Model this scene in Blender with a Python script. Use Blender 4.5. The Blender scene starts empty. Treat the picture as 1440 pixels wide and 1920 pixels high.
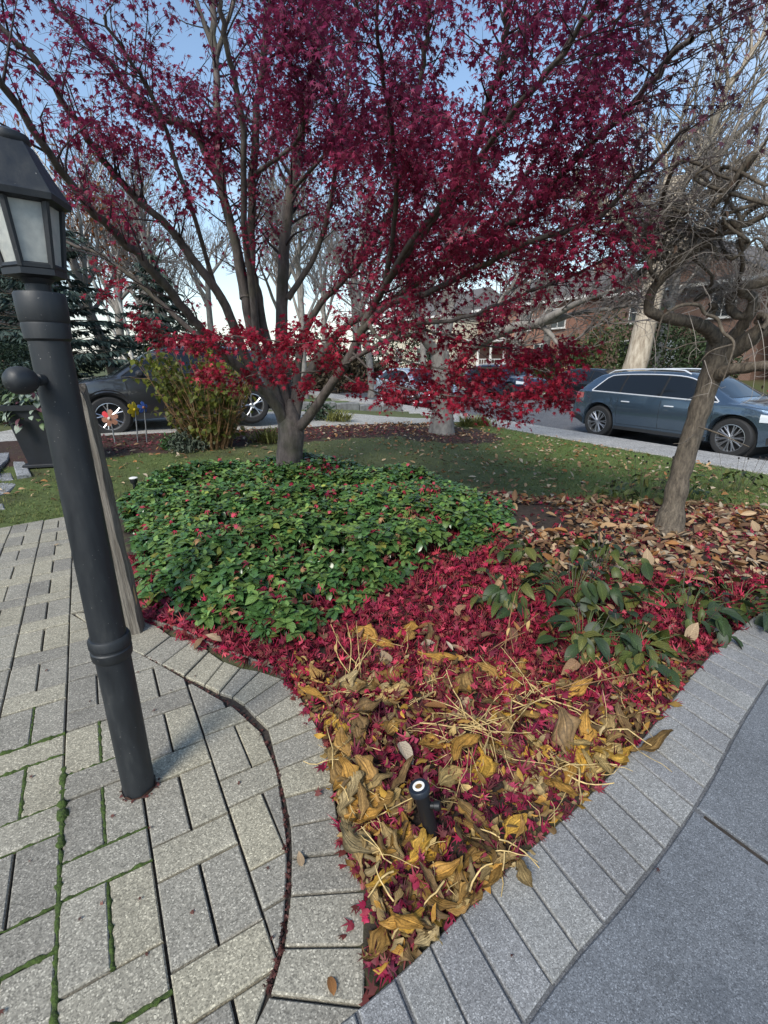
import bpy, math, random
import numpy as np
from mathutils import Vector, Matrix

# ------------------------------------------------------------------ camera, sky, sun, exposure
SC = bpy.context.scene
COL = SC.collection
PITCH = math.atan(285 / 890.0)
CAM_H = 1.5
cam_data = bpy.data.cameras.new('camera')
cam = bpy.data.objects.new('camera', cam_data)
COL.objects.link(cam)
cam.location = (0, 0, CAM_H)
cam.rotation_euler = (math.pi / 2 - PITCH, 0, 0)
cam_data.sensor_fit = 'VERTICAL'
cam_data.sensor_height = 36.0
cam_data.lens = 890.0 / 1920.0 * 36.0
cam_data.clip_start = 0.05
cam_data.clip_end = 2000
SC.camera = cam

SUN_EL = math.radians(42)
SUN_AZ = math.radians(205)          # compass-like: 0 = +Y, clockwise; the sun stands behind the camera
W = bpy.data.worlds.new('World')
SC.world = W
W.use_nodes = True
wn = W.node_tree.nodes
wl = W.node_tree.links
bg = wn['Background']
bg.inputs['Strength'].default_value = 0.070
sky = wn.new('ShaderNodeTexSky')
sky.sky_type = 'NISHITA'
sky.sun_disc = False
sky.sun_elevation = SUN_EL
sky.sun_rotation = SUN_AZ
sky.air_density = 1.25
sky.dust_density = 0.4
sky.ozone_density = 1.8
tc = wn.new('ShaderNodeTexCoord')
sep = wn.new('ShaderNodeSeparateXYZ')
wl.new(tc.outputs['Generated'], sep.inputs[0])
zz = wn.new('ShaderNodeMath'); zz.operation = 'MAXIMUM'; zz.inputs[1].default_value = 0.0
wl.new(sep.outputs['Z'], zz.inputs[0])
za = wn.new('ShaderNodeMath'); za.operation = 'ADD'; za.inputs[1].default_value = 0.22
wl.new(zz.outputs[0], za.inputs[0])
dv = wn.new('ShaderNodeVectorMath'); dv.operation = 'DIVIDE'
cb = wn.new('ShaderNodeCombineXYZ')
for i in range(3):
    wl.new(za.outputs[0], cb.inputs[i])
wl.new(tc.outputs['Generated'], dv.inputs[0]); wl.new(cb.outputs[0], dv.inputs[1])
cn = wn.new('ShaderNodeTexNoise'); cn.inputs['Scale'].default_value = 1.35
cn.inputs['Detail'].default_value = 9; cn.inputs['Roughness'].default_value = 0.58
of = wn.new('ShaderNodeVectorMath'); of.operation = 'ADD'; of.inputs[1].default_value = (4.1, 0.6, 0.0)
wl.new(dv.outputs[0], of.inputs[0]); wl.new(of.outputs[0], cn.inputs['Vector'])
cr = wn.new('ShaderNodeValToRGB')
cr.color_ramp.elements[0].position = 0.53; cr.color_ramp.elements[0].color = (0, 0, 0, 1)
cr.color_ramp.elements[1].position = 0.78; cr.color_ramp.elements[1].color = (1, 1, 1, 1)
wl.new(cn.outputs['Fac'], cr.inputs[0])
hz = wn.new('ShaderNodeMapRange')
hz.inputs['From Min'].default_value = 0.0; hz.inputs['From Max'].default_value = 0.24
hz.inputs['To Min'].default_value = 0.6; hz.inputs['To Max'].default_value = 0.0
wl.new(sep.outputs['Z'], hz.inputs['Value'])
mx = wn.new('ShaderNodeMath'); mx.operation = 'MAXIMUM'
wl.new(cr.outputs[0], mx.inputs[0]); wl.new(hz.outputs[0], mx.inputs[1])
cm = wn.new('ShaderNodeMix'); cm.data_type = 'RGBA'
cm.inputs['B'].default_value = (4.3, 4.8, 5.5, 1)
wl.new(mx.outputs[0], cm.inputs['Factor'])
wl.new(sky.outputs[0], cm.inputs['A'])
wl.new(cm.outputs['Result'], bg.inputs['Color'])

sun_data = bpy.data.lights.new('sun', 'SUN')
sun_data.energy = 1.5
sun_data.angle = math.radians(20)
sun_data.color = (1.0, 0.95, 0.86)
sun = bpy.data.objects.new('sun', sun_data)
COL.objects.link(sun)
sdir = Vector((math.sin(SUN_AZ) * math.cos(SUN_EL), math.cos(SUN_AZ) * math.cos(SUN_EL), math.sin(SUN_EL)))
sun.rotation_euler = sdir.to_track_quat('Z', 'Y').to_euler()
sun.location = sdir * 40

SC.view_settings.view_transform = 'Standard'
SC.view_settings.look = 'None'
SC.view_settings.gamma = 1.0
SC.view_settings.exposure = 1.55
SC.render.engine = 'CYCLES'
SC.cycles.use_denoising = True
SC.cycles.max_bounces = 6
SC.cycles.diffuse_bounces = 3
SC.cycles.glossy_bounces = 3
SC.cycles.transmission_bounces = 4
SC.cycles.transparent_max_bounces = 4

R = random.Random(11)
NR = np.random.RandomState(7)

# ------------------------------------------------------------------ picture <-> ground helpers (the photograph's pixel grid, 1440 x 1920)
_s, _c = math.sin(PITCH), math.cos(PITCH)
def ray(u, v):
    x = (u - 720) / 890.0; y = (960 - v) / 890.0
    return (x, _c + y * _s, -_s + y * _c)
def G(u, v, z=0.0):
    d = ray(u, v); t = (z - CAM_H) / d[2]
    return Vector((d[0] * t, d[1] * t, z))
def AT(u, v, Y):
    d = ray(u, v); t = Y / d[1]
    return Vector((d[0] * t, Y, CAM_H + d[2] * t))
def PROJ(p):
    z = p[2] - CAM_H; dep = p[1] * _c - z * _s; up = p[1] * _s + z * _c
    dep = max(dep, 0.01)
    return (720 + 890 * p[0] / dep, 960 - 890 * up / dep)
def ss(t):
    t = max(0.0, min(1.0, t)); return t * t * (3 - 2 * t)
SN = (0.88, 0.475)          # across the street
SD = (0.475, -0.88)         # along the street
def street_n(x, y): return x * SN[0] + y * SN[1]
def ground_z(x, y):
    z = -0.036 * max(-9, min(7, x)) * ss((y - 4.0) / 5.0)
    n = street_n(x, y)
    z = z * (1 - ss((n - 5.5) / 2.5)) + (-0.12) * ss((n - 5.5) / 2.5)
    if n > 9.42:
        z = -0.27 if n < 19.0 else -0.13 + 0.045 * min(n - 19.0, 14.0)
    return z

# ------------------------------------------------------------------ mesh helpers
def link(o, parent=None):
    COL.objects.link(o)
    if parent is not None:
        o.parent = parent
    return o
def tag(o, label=None, cat=None, group=None, kind=None):
    if label: o['label'] = label
    if cat: o['category'] = cat
    if group: o['group'] = group
    if kind: o['kind'] = kind
    return o
def empty(name, loc=(0, 0, 0), rz=0.0):
    o = bpy.data.objects.new(name, None)
    o.empty_display_size = 0.1
    o.location = loc; o.rotation_euler = (0, 0, rz)
    return link(o)
def mesh_np(name, V, F, cols=None, uvs=None):
    """V (n,3); F list of faces or (m,k) array"""
    me = bpy.data.meshes.new(name)
    V = np.asarray(V, dtype=np.float32)
    if isinstance(F, np.ndarray):
        m, k = F.shape
        me.vertices.add(len(V)); me.vertices.foreach_set('co', V.ravel())
        me.loops.add(m * k); me.loops.foreach_set('vertex_index', F.ravel().astype(np.int32))
        me.polygons.add(m)
        me.polygons.foreach_set('loop_start', np.arange(0, m * k, k, dtype=np.int32))
        me.polygons.foreach_set('loop_total', np.full(m, k, dtype=np.int32))
    else:
        me.from_pydata([tuple(map(float, v)) for v in V], [], F)
    if cols is not None:
        at = me.attributes.new('Col', 'FLOAT_COLOR', 'POINT')
        c = np.ones((len(V), 4), dtype=np.float32); c[:, :3] = np.asarray(cols)[:, :3]
        at.data.foreach_set('color', c.ravel())
    if uvs is not None:
        at = me.attributes.new('Leaf', 'FLOAT_COLOR', 'POINT')
        c = np.ones((len(V), 4), dtype=np.float32); c[:, :2] = np.asarray(uvs)[:, :2]
        at.data.foreach_set('color', c.ravel())
    me.update(calc_edges=True)
    me.validate()
    return me
def smooth(me, ang=None):
    me.polygons.foreach_set('use_smooth', np.ones(len(me.polygons), dtype=bool))
    if ang is not None:
        me.set_sharp_from_angle(angle=math.radians(ang))
    me.update()
def mobj(name, me, mat, parent=None, loc=None, rot=None):
    if mat is not None and len(me.materials) == 0:
        me.materials.append(mat)
    o = bpy.data.objects.new(name, me)
    if loc is not None: o.location = loc
    if rot is not None: o.rotation_euler = rot
    return link(o, parent)

class MB:
    def __init__(s): s.v = []; s.f = []
    def add(s, V, F):
        b = len(s.v); s.v.extend([tuple(p) for p in V]); s.f.extend([tuple(i + b for i in f) for f in F]); return s
    def box(s, cx, cy, cz, sx, sy, sz, rz=0.0, bev=0.0):
        hx, hy, hz_ = sx / 2, sy / 2, sz / 2
        ca, sa = math.cos(rz), math.sin(rz)
        def T(x, y, z): return (cx + x * ca - y * sa, cy + x * sa + y * ca, cz + z)
        if bev <= 0:
            V = [T(x, y, z) for z in (-hz_, hz_) for y in (-hy, hy) for x in (-hx, hx)]
            F = [(0, 2, 3, 1), (4, 5, 7, 6), (0, 1, 5, 4), (2, 6, 7, 3), (0, 4, 6, 2), (1, 3, 7, 5)]
            return s.add(V, F)
        b = bev
        rings = [(-hz_, b), (-hz_ + b, 0), (hz_ - b, 0), (hz_, b)]
        V = []
        for z, i in rings:
            x, y = hx - i, hy - i
            k = b * 0.6 if i == 0 else 0
            V += [T(-x + k, -y, z), T(x - k, -y, z), T(x, -y + k, z), T(x, y - k, z), T(x - k, y, z), T(-x + k, y, z), T(-x, y - k, z), T(-x, -y + k, z)]
        F = [tuple(range(7, -1, -1)), tuple(range(24, 32))]
        for r in range(3):
            for i in range(8):
                j = (i + 1) % 8
                F.append((r * 8 + i, r * 8 + j, r * 8 + 8 + j, r * 8 + 8 + i))
        return s.add(V, F)
    def prism(s, poly, z0, z1, bev=0.0):
        n = len(poly)
        if bev > 0:
            c = inset(poly, bev)
            V = [(x, y, z0) for x, y in poly] + [(x, y, z1 - bev) for x, y in poly] + [(x, y, z1) for x, y in c]
            F = [tuple(range(2 * n, 3 * n))]
            for r in range(2):
                for i in range(n):
                    j = (i + 1) % n
                    F.append((r * n + i, r * n + j, r * n + n + j, r * n + n + i))
            F.append(tuple(range(n - 1, -1, -1)))
        else:
            V = [(x, y, z0) for x, y in poly] + [(x, y, z1) for x, y in poly]
            F = [tuple(range(n, 2 * n)), tuple(range(n - 1, -1, -1))]
            for i in range(n):
                j = (i + 1) % n
                F.append((i, j, n + j, n + i))
        return s.add(V, F)
    def lathe(s, prof, n=16, c=(0, 0, 0), cap=True, axis='z', ang0=0.0):
        V = []; F = []
        for r, z in prof:
            for i in range(n):
                a = ang0 + 2 * math.pi * i / n
                x, y = r * math.cos(a), r * math.sin(a)
                if axis == 'z': V.append((c[0] + x, c[1] + y, c[2] + z))
                elif axis == 'y': V.append((c[0] + x, c[1] + z, c[2] - y))
                else: V.append((c[0] + z, c[1] + x, c[2] + y))
        m = len(prof)
        for k in range(m - 1):
            for i in range(n):
                j = (i + 1) % n
                F.append((k * n + i, k * n + j, k * n + n + j, k * n + n + i))
        if cap:
            F.append(tuple(range(n - 1, -1, -1))); F.append(tuple(range((m - 1) * n, m * n)))
        return s.add(V, F)
    def tube(s, P, rad, n=6, cap=True):
        V, F = tube_np(np.array([tuple(p) for p in P], float), rad, n)
        F = [tuple(f) for f in F.tolist()]
        if cap:
            F.append(tuple(range(n - 1, -1, -1))); m = len(P); F.append(tuple(range((m - 1) * n, m * n)))
        return s.add(V.tolist(), F)
    def build(s, name, mat, parent=None, sm=None, loc=None, rot=None, cols=None):
        me = bpy.data.meshes.new(name)
        me.from_pydata(s.v, [], s.f); me.validate()
        if sm is not None: smooth(me, sm)
        me.update()
        return mobj(name, me, mat, parent, loc, rot)

def inset(poly, d):
    n = len(poly); out = []
    a = 0
    for i in range(n):
        x0, y0 = poly[i]; x1, y1 = poly[(i + 1) % n]; a += x0 * y1 - x1 * y0
    sg = 1 if a > 0 else -1
    for i in range(n):
        p = Vector(poly[i - 1]); q = Vector(poly[i]); r = Vector(poly[(i + 1) % n])
        e0 = (q - p); e1 = (r - q)
        if e0.length < 1e-6 or e1.length < 1e-6:
            out.append(tuple(q)); continue
        e0.normalize(); e1.normalize()
        n0 = Vector((-e0.y, e0.x)) * sg; n1 = Vector((-e1.y, e1.x)) * sg
        b = n0 + n1
        k = d / max(0.35, 0.5 * b.length_squared)
        out.append(tuple(q + b * k * 1.0))
    return out
def clip_half(poly, a, b):
    """keep the part of the polygon to the right of a->b"""
    out = []
    def side(p): return (b[0] - a[0]) * (p[1] - a[1]) - (b[1] - a[1]) * (p[0] - a[0])
    n = len(poly)
    for i in range(n):
        p, q = poly[i], poly[(i + 1) % n]
        sp, sq = side(p), side(q)
        if sp <= 0: out.append(p)
        if (sp < 0 < sq) or (sq < 0 < sp):
            t = sp / (sp - sq); out.append((p[0] + (q[0] - p[0]) * t, p[1] + (q[1] - p[1]) * t))
    return out
def area(poly):
    return 0.5 * sum(poly[i - 1][0] * poly[i][1] - poly[i][0] * poly[i - 1][1] for i in range(len(poly)))
def clean(poly, eps=0.006):
    out = []
    for p in poly:
        if not out or math.hypot(p[0] - out[-1][0], p[1] - out[-1][1]) > eps: out.append(p)
    if len(out) > 1 and math.hypot(out[0][0] - out[-1][0], out[0][1] - out[-1][1]) < eps: out.pop()
    return out
def inpoly(x, y, poly):
    c = False; n = len(poly); j = n - 1
    for i in range(n):
        xi, yi = poly[i][0], poly[i][1]; xj, yj = poly[j][0], poly[j][1]
        if (yi > y) != (yj > y) and x < (xj - xi) * (y - yi) / (yj - yi) + xi: c = not c
        j = i
    return c
def tube_np(P, rad, n=6):
    m = len(P)
    T = np.zeros_like(P); T[1:-1] = P[2:] - P[:-2]; T[0] = P[1] - P[0]; T[-1] = P[-1] - P[-2]
    T /= np.maximum(np.linalg.norm(T, axis=1, keepdims=True), 1e-9)
    ref = np.array([0.31, 0.17, 0.94]) if abs(T[0, 2]) < 0.85 else np.array([0.94, 0.23, 0.2])
    A = np.zeros_like(P)
    a = ref - T[0] * ref.dot(T[0]); A[0] = a / np.linalg.norm(a)
    for i in range(1, m):
        a = A[i - 1] - T[i] * A[i - 1].dot(T[i]); l = np.linalg.norm(a)
        A[i] = a / l if l > 1e-6 else A[i - 1]
    B = np.cross(T, A)
    r = np.asarray(rad, float)
    if r.ndim == 0: r = np.full(m, float(r))
    an = np.arange(n) * 2 * math.pi / n
    V = P[:, None, :] + r[:, None, None] * (np.cos(an)[None, :, None] * A[:, None, :] + np.sin(an)[None, :, None] * B[:, None, :])
    i = np.arange(m - 1)[:, None] * n; k = np.arange(n)[None, :]; k2 = (k + 1) % n
    F = np.stack([i + k, i + k2, i + n + k2, i + n + k], axis=-1).reshape(-1, 4)
    return V.reshape(-1, 3), F
class Tubes:
    """many tubes gathered into one mesh"""
    def __init__(s): s.V = []; s.F = []; s.n = 0
    def add(s, P, rad, n=4):
        V, F = tube_np(np.asarray(P, float), rad, n)
        s.V.append(V); s.F.append(F + s.n); s.n += len(V)
    def build(s, name, mat, parent=None):
        me = mesh_np(name, np.concatenate(s.V), np.concatenate(s.F)); smooth(me)
        return mobj(name, me, mat, parent)
def catmull(P, n=5):
    P = [np.array(p, float) for p in P]
    if len(P) < 3: 
        return np.array([P[0] + (P[1] - P[0]) * t for t in np.linspace(0, 1, n + 1)])
    Q = [2 * P[0] - P[1]] + P + [2 * P[-1] - P[-2]]
    out = []
    for i in range(1, len(Q) - 2):
        for t in np.linspace(0, 1, n, endpoint=False):
            a, b, c, d = Q[i - 1], Q[i], Q[i + 1], Q[i + 2]
            out.append(0.5 * ((2 * b) + (c - a) * t + (2 * a - 5 * b + 4 * c - d) * t * t + (3 * b - a - 3 * c + d) * t ** 3))
    out.append(P[-1]); return np.array(out)

def rotmats(n, rs, tilt=None, yaw=None, roll=None):
    """n rotation matrices: roll about local x-axis, tilt about y, yaw about z"""
    yaw = rs.uniform(0, 2 * math.pi, n) if yaw is None else yaw
    tilt = np.zeros(n) if tilt is None else tilt
    roll = np.zeros(n) if roll is None else roll
    cy, sy = np.cos(yaw), np.sin(yaw); ct, st = np.cos(tilt), np.sin(tilt); cr_, sr = np.cos(roll), np.sin(roll)
    M = np.empty((n, 3, 3))
    M[:, 0, 0] = cy * ct; M[:, 0, 1] = cy * st * sr - sy * cr_; M[:, 0, 2] = cy * st * cr_ + sy * sr
    M[:, 1, 0] = sy * ct; M[:, 1, 1] = sy * st * sr + cy * cr_; M[:, 1, 2] = sy * st * cr_ - cy * sr
    M[:, 2, 0] = -st; M[:, 2, 1] = ct * sr; M[:, 2, 2] = ct * cr_
    return M
def scatter(name, tmpls, P, M, S, C, mat, parent=None, sm=True, pick=None):
    """instances of several leaf templates joined in one mesh. tmpl = (V, F(k,3|4), UV)"""
    n = len(P); P = np.asarray(P); S = np.asarray(S); C = np.asarray(C)
    if pick is None: pick = NR.randint(0, len(tmpls), n)
    Vs, Fs, Cs, Us = [], [], [], []; off = 0
    for ti, (tv, tf, tu) in enumerate(tmpls):
        idx = np.where(pick == ti)[0]
        if len(idx) == 0: continue
        k = len(tv)
        V = np.einsum('nij,kj->nki', M[idx], tv) * S[idx][:, None, None] + P[idx][:, None, :]
        Vs.append(V.reshape(-1, 3))
        Fs.append((tf[None] + (np.arange(len(idx)) * k)[:, None, None] + off).reshape(-1, tf.shape[1]))
        Cs.append(np.repeat(C[idx], k, axis=0)); Us.append(np.tile(tu, (len(idx), 1)))
        off += k * len(idx)
    me = mesh_np(name, np.concatenate(Vs), np.concatenate(Fs), np.concatenate(Cs), np.concatenate(Us))
    if sm: smooth(me)
    return mobj(name, me, mat, parent)

# leaf templates: base at the origin, tip along +x, face up +z, length 1
def t_maple(lobes=5, droop=0.25, seed=0):
    rs = np.random.RandomState(seed)
    tips = {5: [-115, -58, 0, 58, 115], 7: [-140, -95, -48, 0, 48, 95, 140]}[lobes]
    ln = {5: [0.42, 0.56, 0.66, 0.56, 0.42], 7: [0.30, 0.46, 0.58, 0.64, 0.58, 0.46, 0.30]}[lobes]
    pts = [(0.0, 0.0, 0.0)]; c = np.array([0.34, 0.0, 0.03])
    V = [c]; ring = []
    for i, (a, l) in enumerate(zip(tips, ln)):
        a = math.radians(a + rs.uniform(-6, 6)); l *= rs.uniform(0.9, 1.1)
        if i == 0: ring.append((0.02, -0.03, 0))
        tip = c + np.array([math.cos(a) * l, math.sin(a) * l, -droop * l * l * rs.uniform(0.5, 1.6)])
        ring.append(tip)
        if i < lobes - 1:
            am = math.radians((tips[i] + tips[i + 1]) / 2); ring.append(c + np.array([math.cos(am) * 0.17, math.sin(am) * 0.17, 0.02]))
    ring.append((0.02, 0.03, 0))
    V += [np.array(p) for p in ring]
    n = len(ring)
    F = [(0, 1 + i, 1 + (i + 1) % n) for i in range(n)]
    V = np.array(V); uv = np.stack([V[:, 1], V[:, 0]], 1)
    return V, np.array(F), uv
def t_oval(wid=0.42, n=5, fold=0.10, curl=0.15, tip=1.0, seed=0, wav=0.0, twist=0.0):
    rs = np.random.RandomState(seed); V = []; U = []
    for i in range(n + 1):
        t = i / n
        w = wid * (math.sin(math.pi * min(1, t * 0.97 + 0.02) ** 0.85)) ** (0.75) * 0.5
        if i == 0: w = 0.012
        if i == n: w = 0.006 if tip else w
        zc = -curl * (t * t - 0.4 * t)
        ph = rs.uniform(-1, 1) * wav
        tw = twist * (t - 0.5)
        for k, sx in enumerate((-1, 0, 1)):
            y = sx * w; z = zc + abs(sx) * fold * w / max(wid * .5, .01) * wid + (ph * sx if sx else 0)
            V.append((t, y * math.cos(tw) - 0, z + y * math.sin(tw))); U.append((sx * w / max(wid * 0.5, 1e-3), t))
    F = []
    for i in range(n):
        for k in range(2):
            a = i * 3 + k; F.append((a, a + 3, a + 4, a + 1))
    return np.array(V), np.array(F), np.array(U)

# ------------------------------------------------------------------ materials
def new_mat(name):
    m = bpy.data.materials.new(name); m.use_nodes = True
    return m, m.node_tree.nodes, m.node_tree.links, m.node_tree.nodes['Principled BSDF']
def sep_noise(nt, ln, scale, detail=6, rough=0.6, coord='Object', vec=None):
    t = nt.new('ShaderNodeTexNoise'); t.inputs['Scale'].default_value = scale
    t.inputs['Detail'].default_value = detail; t.inputs['Roughness'].default_value = rough
    if vec is None:
        c = nt.new('ShaderNodeTexCoord'); ln.new(c.outputs[coord], t.inputs['Vector'])
    else: ln.new(vec, t.inputs['Vector'])
    return t
def ramp(nt, ln, fac, stops):
    r = nt.new('ShaderNodeValToRGB'); e = r.color_ramp.elements
    while len(e) < len(stops): e.new(0.5)
    for k, (p, c) in enumerate(stops):
        e[k].position = p; e[k].color = (c[0], c[1], c[2], 1) if not isinstance(c, (int, float)) else (c, c, c, 1)
    ln.new(fac, r.inputs[0]); return r
def mix(nt, ln, a, b, fac, mode='MIX'):
    m = nt.new('ShaderNodeMix'); m.data_type = 'RGBA'; m.blend_type = mode
    for sock, v in (('A', a), ('B', b)):
        if isinstance(v, (tuple, list)): m.inputs[sock].default_value = (v[0], v[1], v[2], 1)
        else: ln.new(v, m.inputs[sock])
    if isinstance(fac, (int, float)): m.inputs['Factor'].default_value = fac
    else: ln.new(fac, m.inputs['Factor'])
    return m.outputs['Result']
def bump(nt, ln, bs, h, strength=0.4, dist=0.01):
    b = nt.new('ShaderNodeBump'); b.inputs['Strength'].default_value = strength; b.inputs['Distance'].default_value = dist
    ln.new(h, b.inputs['Height']); ln.new(b.outputs[0], bs.inputs['Normal']); return b
def m_plain(name, col, rough=0.6, metal=0.0, spec=0.5, noise=0.0, nscale=12, coat=0.0, bmp=0.0):
    m, nt, ln, bs = new_mat(name)
    bs.inputs['Roughness'].default_value = rough; bs.inputs['Metallic'].default_value = metal
    bs.inputs['Specular IOR Level'].default_value = spec
    bs.inputs['Coat Weight'].default_value = coat; bs.inputs['Coat Roughness'].default_value = 0.04
    if noise > 0:
        t = sep_noise(nt, ln, nscale)
        lo = tuple(c * (1 - noise) for c in col); hi = tuple(min(1, c * (1 + noise)) for c in col)
        r = ramp(nt, ln, t.outputs['Fac'], [(0.3, lo), (0.7, hi)]); ln.new(r.outputs[0], bs.inputs['Base Color'])
        if bmp: bump(nt, ln, bs, t.outputs['Fac'], bmp, 0.01)
    else:
        bs.inputs['Base Color'].default_value = (*col, 1)
    return m
def m_leaf(name, rough=0.5, trans=0.25, vein=0.0, spec=0.4, noise=0.25, nscale=30, veins_n=10.0, tint=(1, 1, 1)):
    """leaf colour from the per-leaf attribute, with mottling and optional ribs"""
    m, nt, ln, bs = new_mat(name)
    a = nt.new('ShaderNodeAttribute'); a.attribute_name = 'Col'
    t = sep_noise(nt, ln, nscale, 3)
    r = ramp(nt, ln, t.outputs['Fac'], [(0.25, 1 - noise), (0.75, 1 + noise * 0.6)])
    c = mix(nt, ln, a.outputs['Color'], r.outputs[0], 1.0, 'MULTIPLY')
    if vein > 0:
        l = nt.new('ShaderNodeAttribute'); l.attribute_name = 'Leaf'
        s2 = nt.new('ShaderNodeSeparateColor'); ln.new(l.outputs['Color'], s2.inputs[0])
        ab = nt.new('ShaderNodeMath'); ab.operation = 'ABSOLUTE'; ln.new(s2.outputs[0], ab.inputs[0])
        f = nt.new('ShaderNodeMath'); f.operation = 'MULTIPLY_ADD'; ln.new(ab.outputs[0], f.inputs[0]); f.inputs[1].default_value = -0.45
        ln.new(s2.outputs[1], f.inputs[2])
        w = nt.new('ShaderNodeMath'); w.operation = 'MULTIPLY'; w.inputs[1].default_value = veins_n * 6.28; ln.new(f.outputs[0], w.inputs[0])
        sn = nt.new('ShaderNodeMath'); sn.operation = 'SINE'; ln.new(w.outputs[0], sn.inputs[0])
        rr = ramp(nt, ln, sn.outputs[0], [(0.55, 1.0), (0.98, 1 - vein)])
        c = mix(nt, ln, c, rr.outputs[0], 1.0, 'MULTIPLY')
        md = ramp(nt, ln, ab.outputs[0], [(0.02, 1 + vein * 1.2), (0.10, 1.0)])
        c = mix(nt, ln, c, md.outputs[0], 1.0, 'MULTIPLY')
    ln.new(c, bs.inputs['Base Color'])
    bs.inputs['Roughness'].default_value = rough; bs.inputs['Specular IOR Level'].default_value = spec
    if trans > 0:
        tr = nt.new('ShaderNodeBsdfTranslucent'); ln.new(c, tr.inputs['Color'])
        ms = nt.new('ShaderNodeMixShader'); ms.inputs[0].default_value = trans
        ln.new(bs.outputs[0], ms.inputs[1]); ln.new(tr.outputs[0], ms.inputs[2])
        ln.new(ms.outputs[0], nt['Material Output'].inputs['Surface'])
    return m
def m_bark(name, c0, c1, scale=14.0, zs=0.25, strength=0.8, moss=None):
    m, nt, ln, bs = new_mat(name)
    c = nt.new('ShaderNodeTexCoord'); mp = nt.new('ShaderNodeMapping'); mp.inputs['Scale'].default_value = (1, 1, zs)
    ln.new(c.outputs['Object'], mp.inputs[0])
    t = sep_noise(nt, ln, scale, 8, 0.7, vec=mp.outputs[0])
    r = ramp(nt, ln, t.outputs['Fac'], [(0.32, c0), (0.68, c1)])
    col = r.outputs[0]
    if moss:
        t2 = sep_noise(nt, ln, 3.0, 5); r2 = ramp(nt, ln, t2.outputs['Fac'], [(0.5, 0.0), (0.68, 0.55)])
        col = mix(nt, ln, col, moss, r2.outputs[0])
    ln.new(col, bs.inputs['Base Color']); bs.inputs['Roughness'].default_value = 0.85
    bs.inputs['Specular IOR Level'].default_value = 0.25
    bump(nt, ln, bs, t.outputs['Fac'], strength, 0.02)
    return m
def m_aggregate(name, base, grain=420.0, var=0.16, stain=None):
    """exposed-aggregate or broom-finished concrete: light and dark grains, blotches, tint per piece"""
    m, nt, ln, bs = new_mat(name)
    g = nt.new('ShaderNodeNewGeometry')
    v = nt.new('ShaderNodeTexVoronoi'); v.inputs['Scale'].default_value = grain * 0.42; ln.new(g.outputs['Position'], v.inputs['Vector'])
    sp = nt.new('ShaderNodeSeparateColor'); ln.new(v.outputs['Color'], sp.inputs[0])
    r = ramp(nt, ln, sp.outputs[0], [(0.0, 0.50), (0.30, 0.82), (0.72, 1.02), (0.90, 1.30), (1.0, 1.9)])
    t = sep_noise(nt, ln, 3.2, 8, 0.65, vec=g.outputs['Position'])
    r2 = ramp(nt, ln, t.outputs['Fac'], [(0.25, 0.72), (0.5, 0.98), (0.75, 1.12)])
    t3 = sep_noise(nt, ln, 60, 4, 0.7, vec=g.outputs['Position'])
    r3 = ramp(nt, ln, t3.outputs['Fac'], [(0.3, 0.84), (0.7, 1.12)])
    oi = nt.new('ShaderNodeObjectInfo')
    r4 = ramp(nt, ln, oi.outputs['Random'], [(0.0, (1 - var, 1 - var, 1 - var * 0.9)), (0.5, (1, 1, 1)), (1.0, (1 + var * 0.7, 1 + var * 0.6, 1 + var * 0.15))])
    c = mix(nt, ln, base, r.outputs[0], 1.0, 'MULTIPLY')
    for q in (r2, r3, r4): c = mix(nt, ln, c, q.outputs[0], 1.0, 'MULTIPLY')
    if stain:
        t5 = sep_noise(nt, ln, 1.1, 6, 0.6, vec=g.outputs['Position']); r5 = ramp(nt, ln, t5.outputs['Fac'], [(0.52, 0.0), (0.72, 0.6)])
        c = mix(nt, ln, c, stain, r5.outputs[0])
    ln.new(c, bs.inputs['Base Color']); bs.inputs['Roughness'].default_value = 0.82; bs.inputs['Specular IOR Level'].default_value = 0.3
    ad = nt.new('ShaderNodeMath'); ad.operation = 'ADD'; ln.new(sp.outputs[0], ad.inputs[0]); ln.new(t3.outputs['Fac'], ad.inputs[1])
    bump(nt, ln, bs, ad.outputs[0], 0.35, 0.003)
    return m
def m_vcol(name, rough=0.9, scale=25.0, amt=0.45, bdist=0.02):
    m, nt, ln, bs = new_mat(name)
    a = nt.new('ShaderNodeAttribute'); a.attribute_name = 'Col'
    g = nt.new('ShaderNodeNewGeometry')
    t = sep_noise(nt, ln, scale, 9, 0.75, vec=g.outputs['Position'])
    r = ramp(nt, ln, t.outputs['Fac'], [(0.25, 1 - amt), (0.75, 1 + amt)])
    c = mix(nt, ln, a.outputs['Color'], r.outputs[0], 1.0, 'MULTIPLY')
    ln.new(c, bs.inputs['Base Color']); bs.inputs['Roughness'].default_value = rough; bs.inputs['Specular IOR Level'].default_value = 0.2
    bump(nt, ln, bs, t.outputs['Fac'], 0.7, bdist)
    return m
def m_brick(name, c0, c1, mortar):
    m, nt, ln, bs = new_mat(name)
    c = nt.new('ShaderNodeTexCoord'); mp = nt.new('ShaderNodeMapping'); mp.inputs['Rotation'].default_value = (math.radians(90), 0, 0)
    ln.new(c.outputs['Object'], mp.inputs[0])
    b = nt.new('ShaderNodeTexBrick'); b.inputs['Scale'].default_value = 4.5
    b.inputs['Color1'].default_value = (*c0, 1); b.inputs['Color2'].default_value = (*c1, 1); b.inputs['Mortar'].default_value = (*mortar, 1)
    ln.new(mp.outputs[0], b.inputs['Vector']); ln.new(b.outputs['Color'], bs.inputs['Base Color']); bs.inputs['Roughness'].default_value = 0.9
    return m

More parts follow.
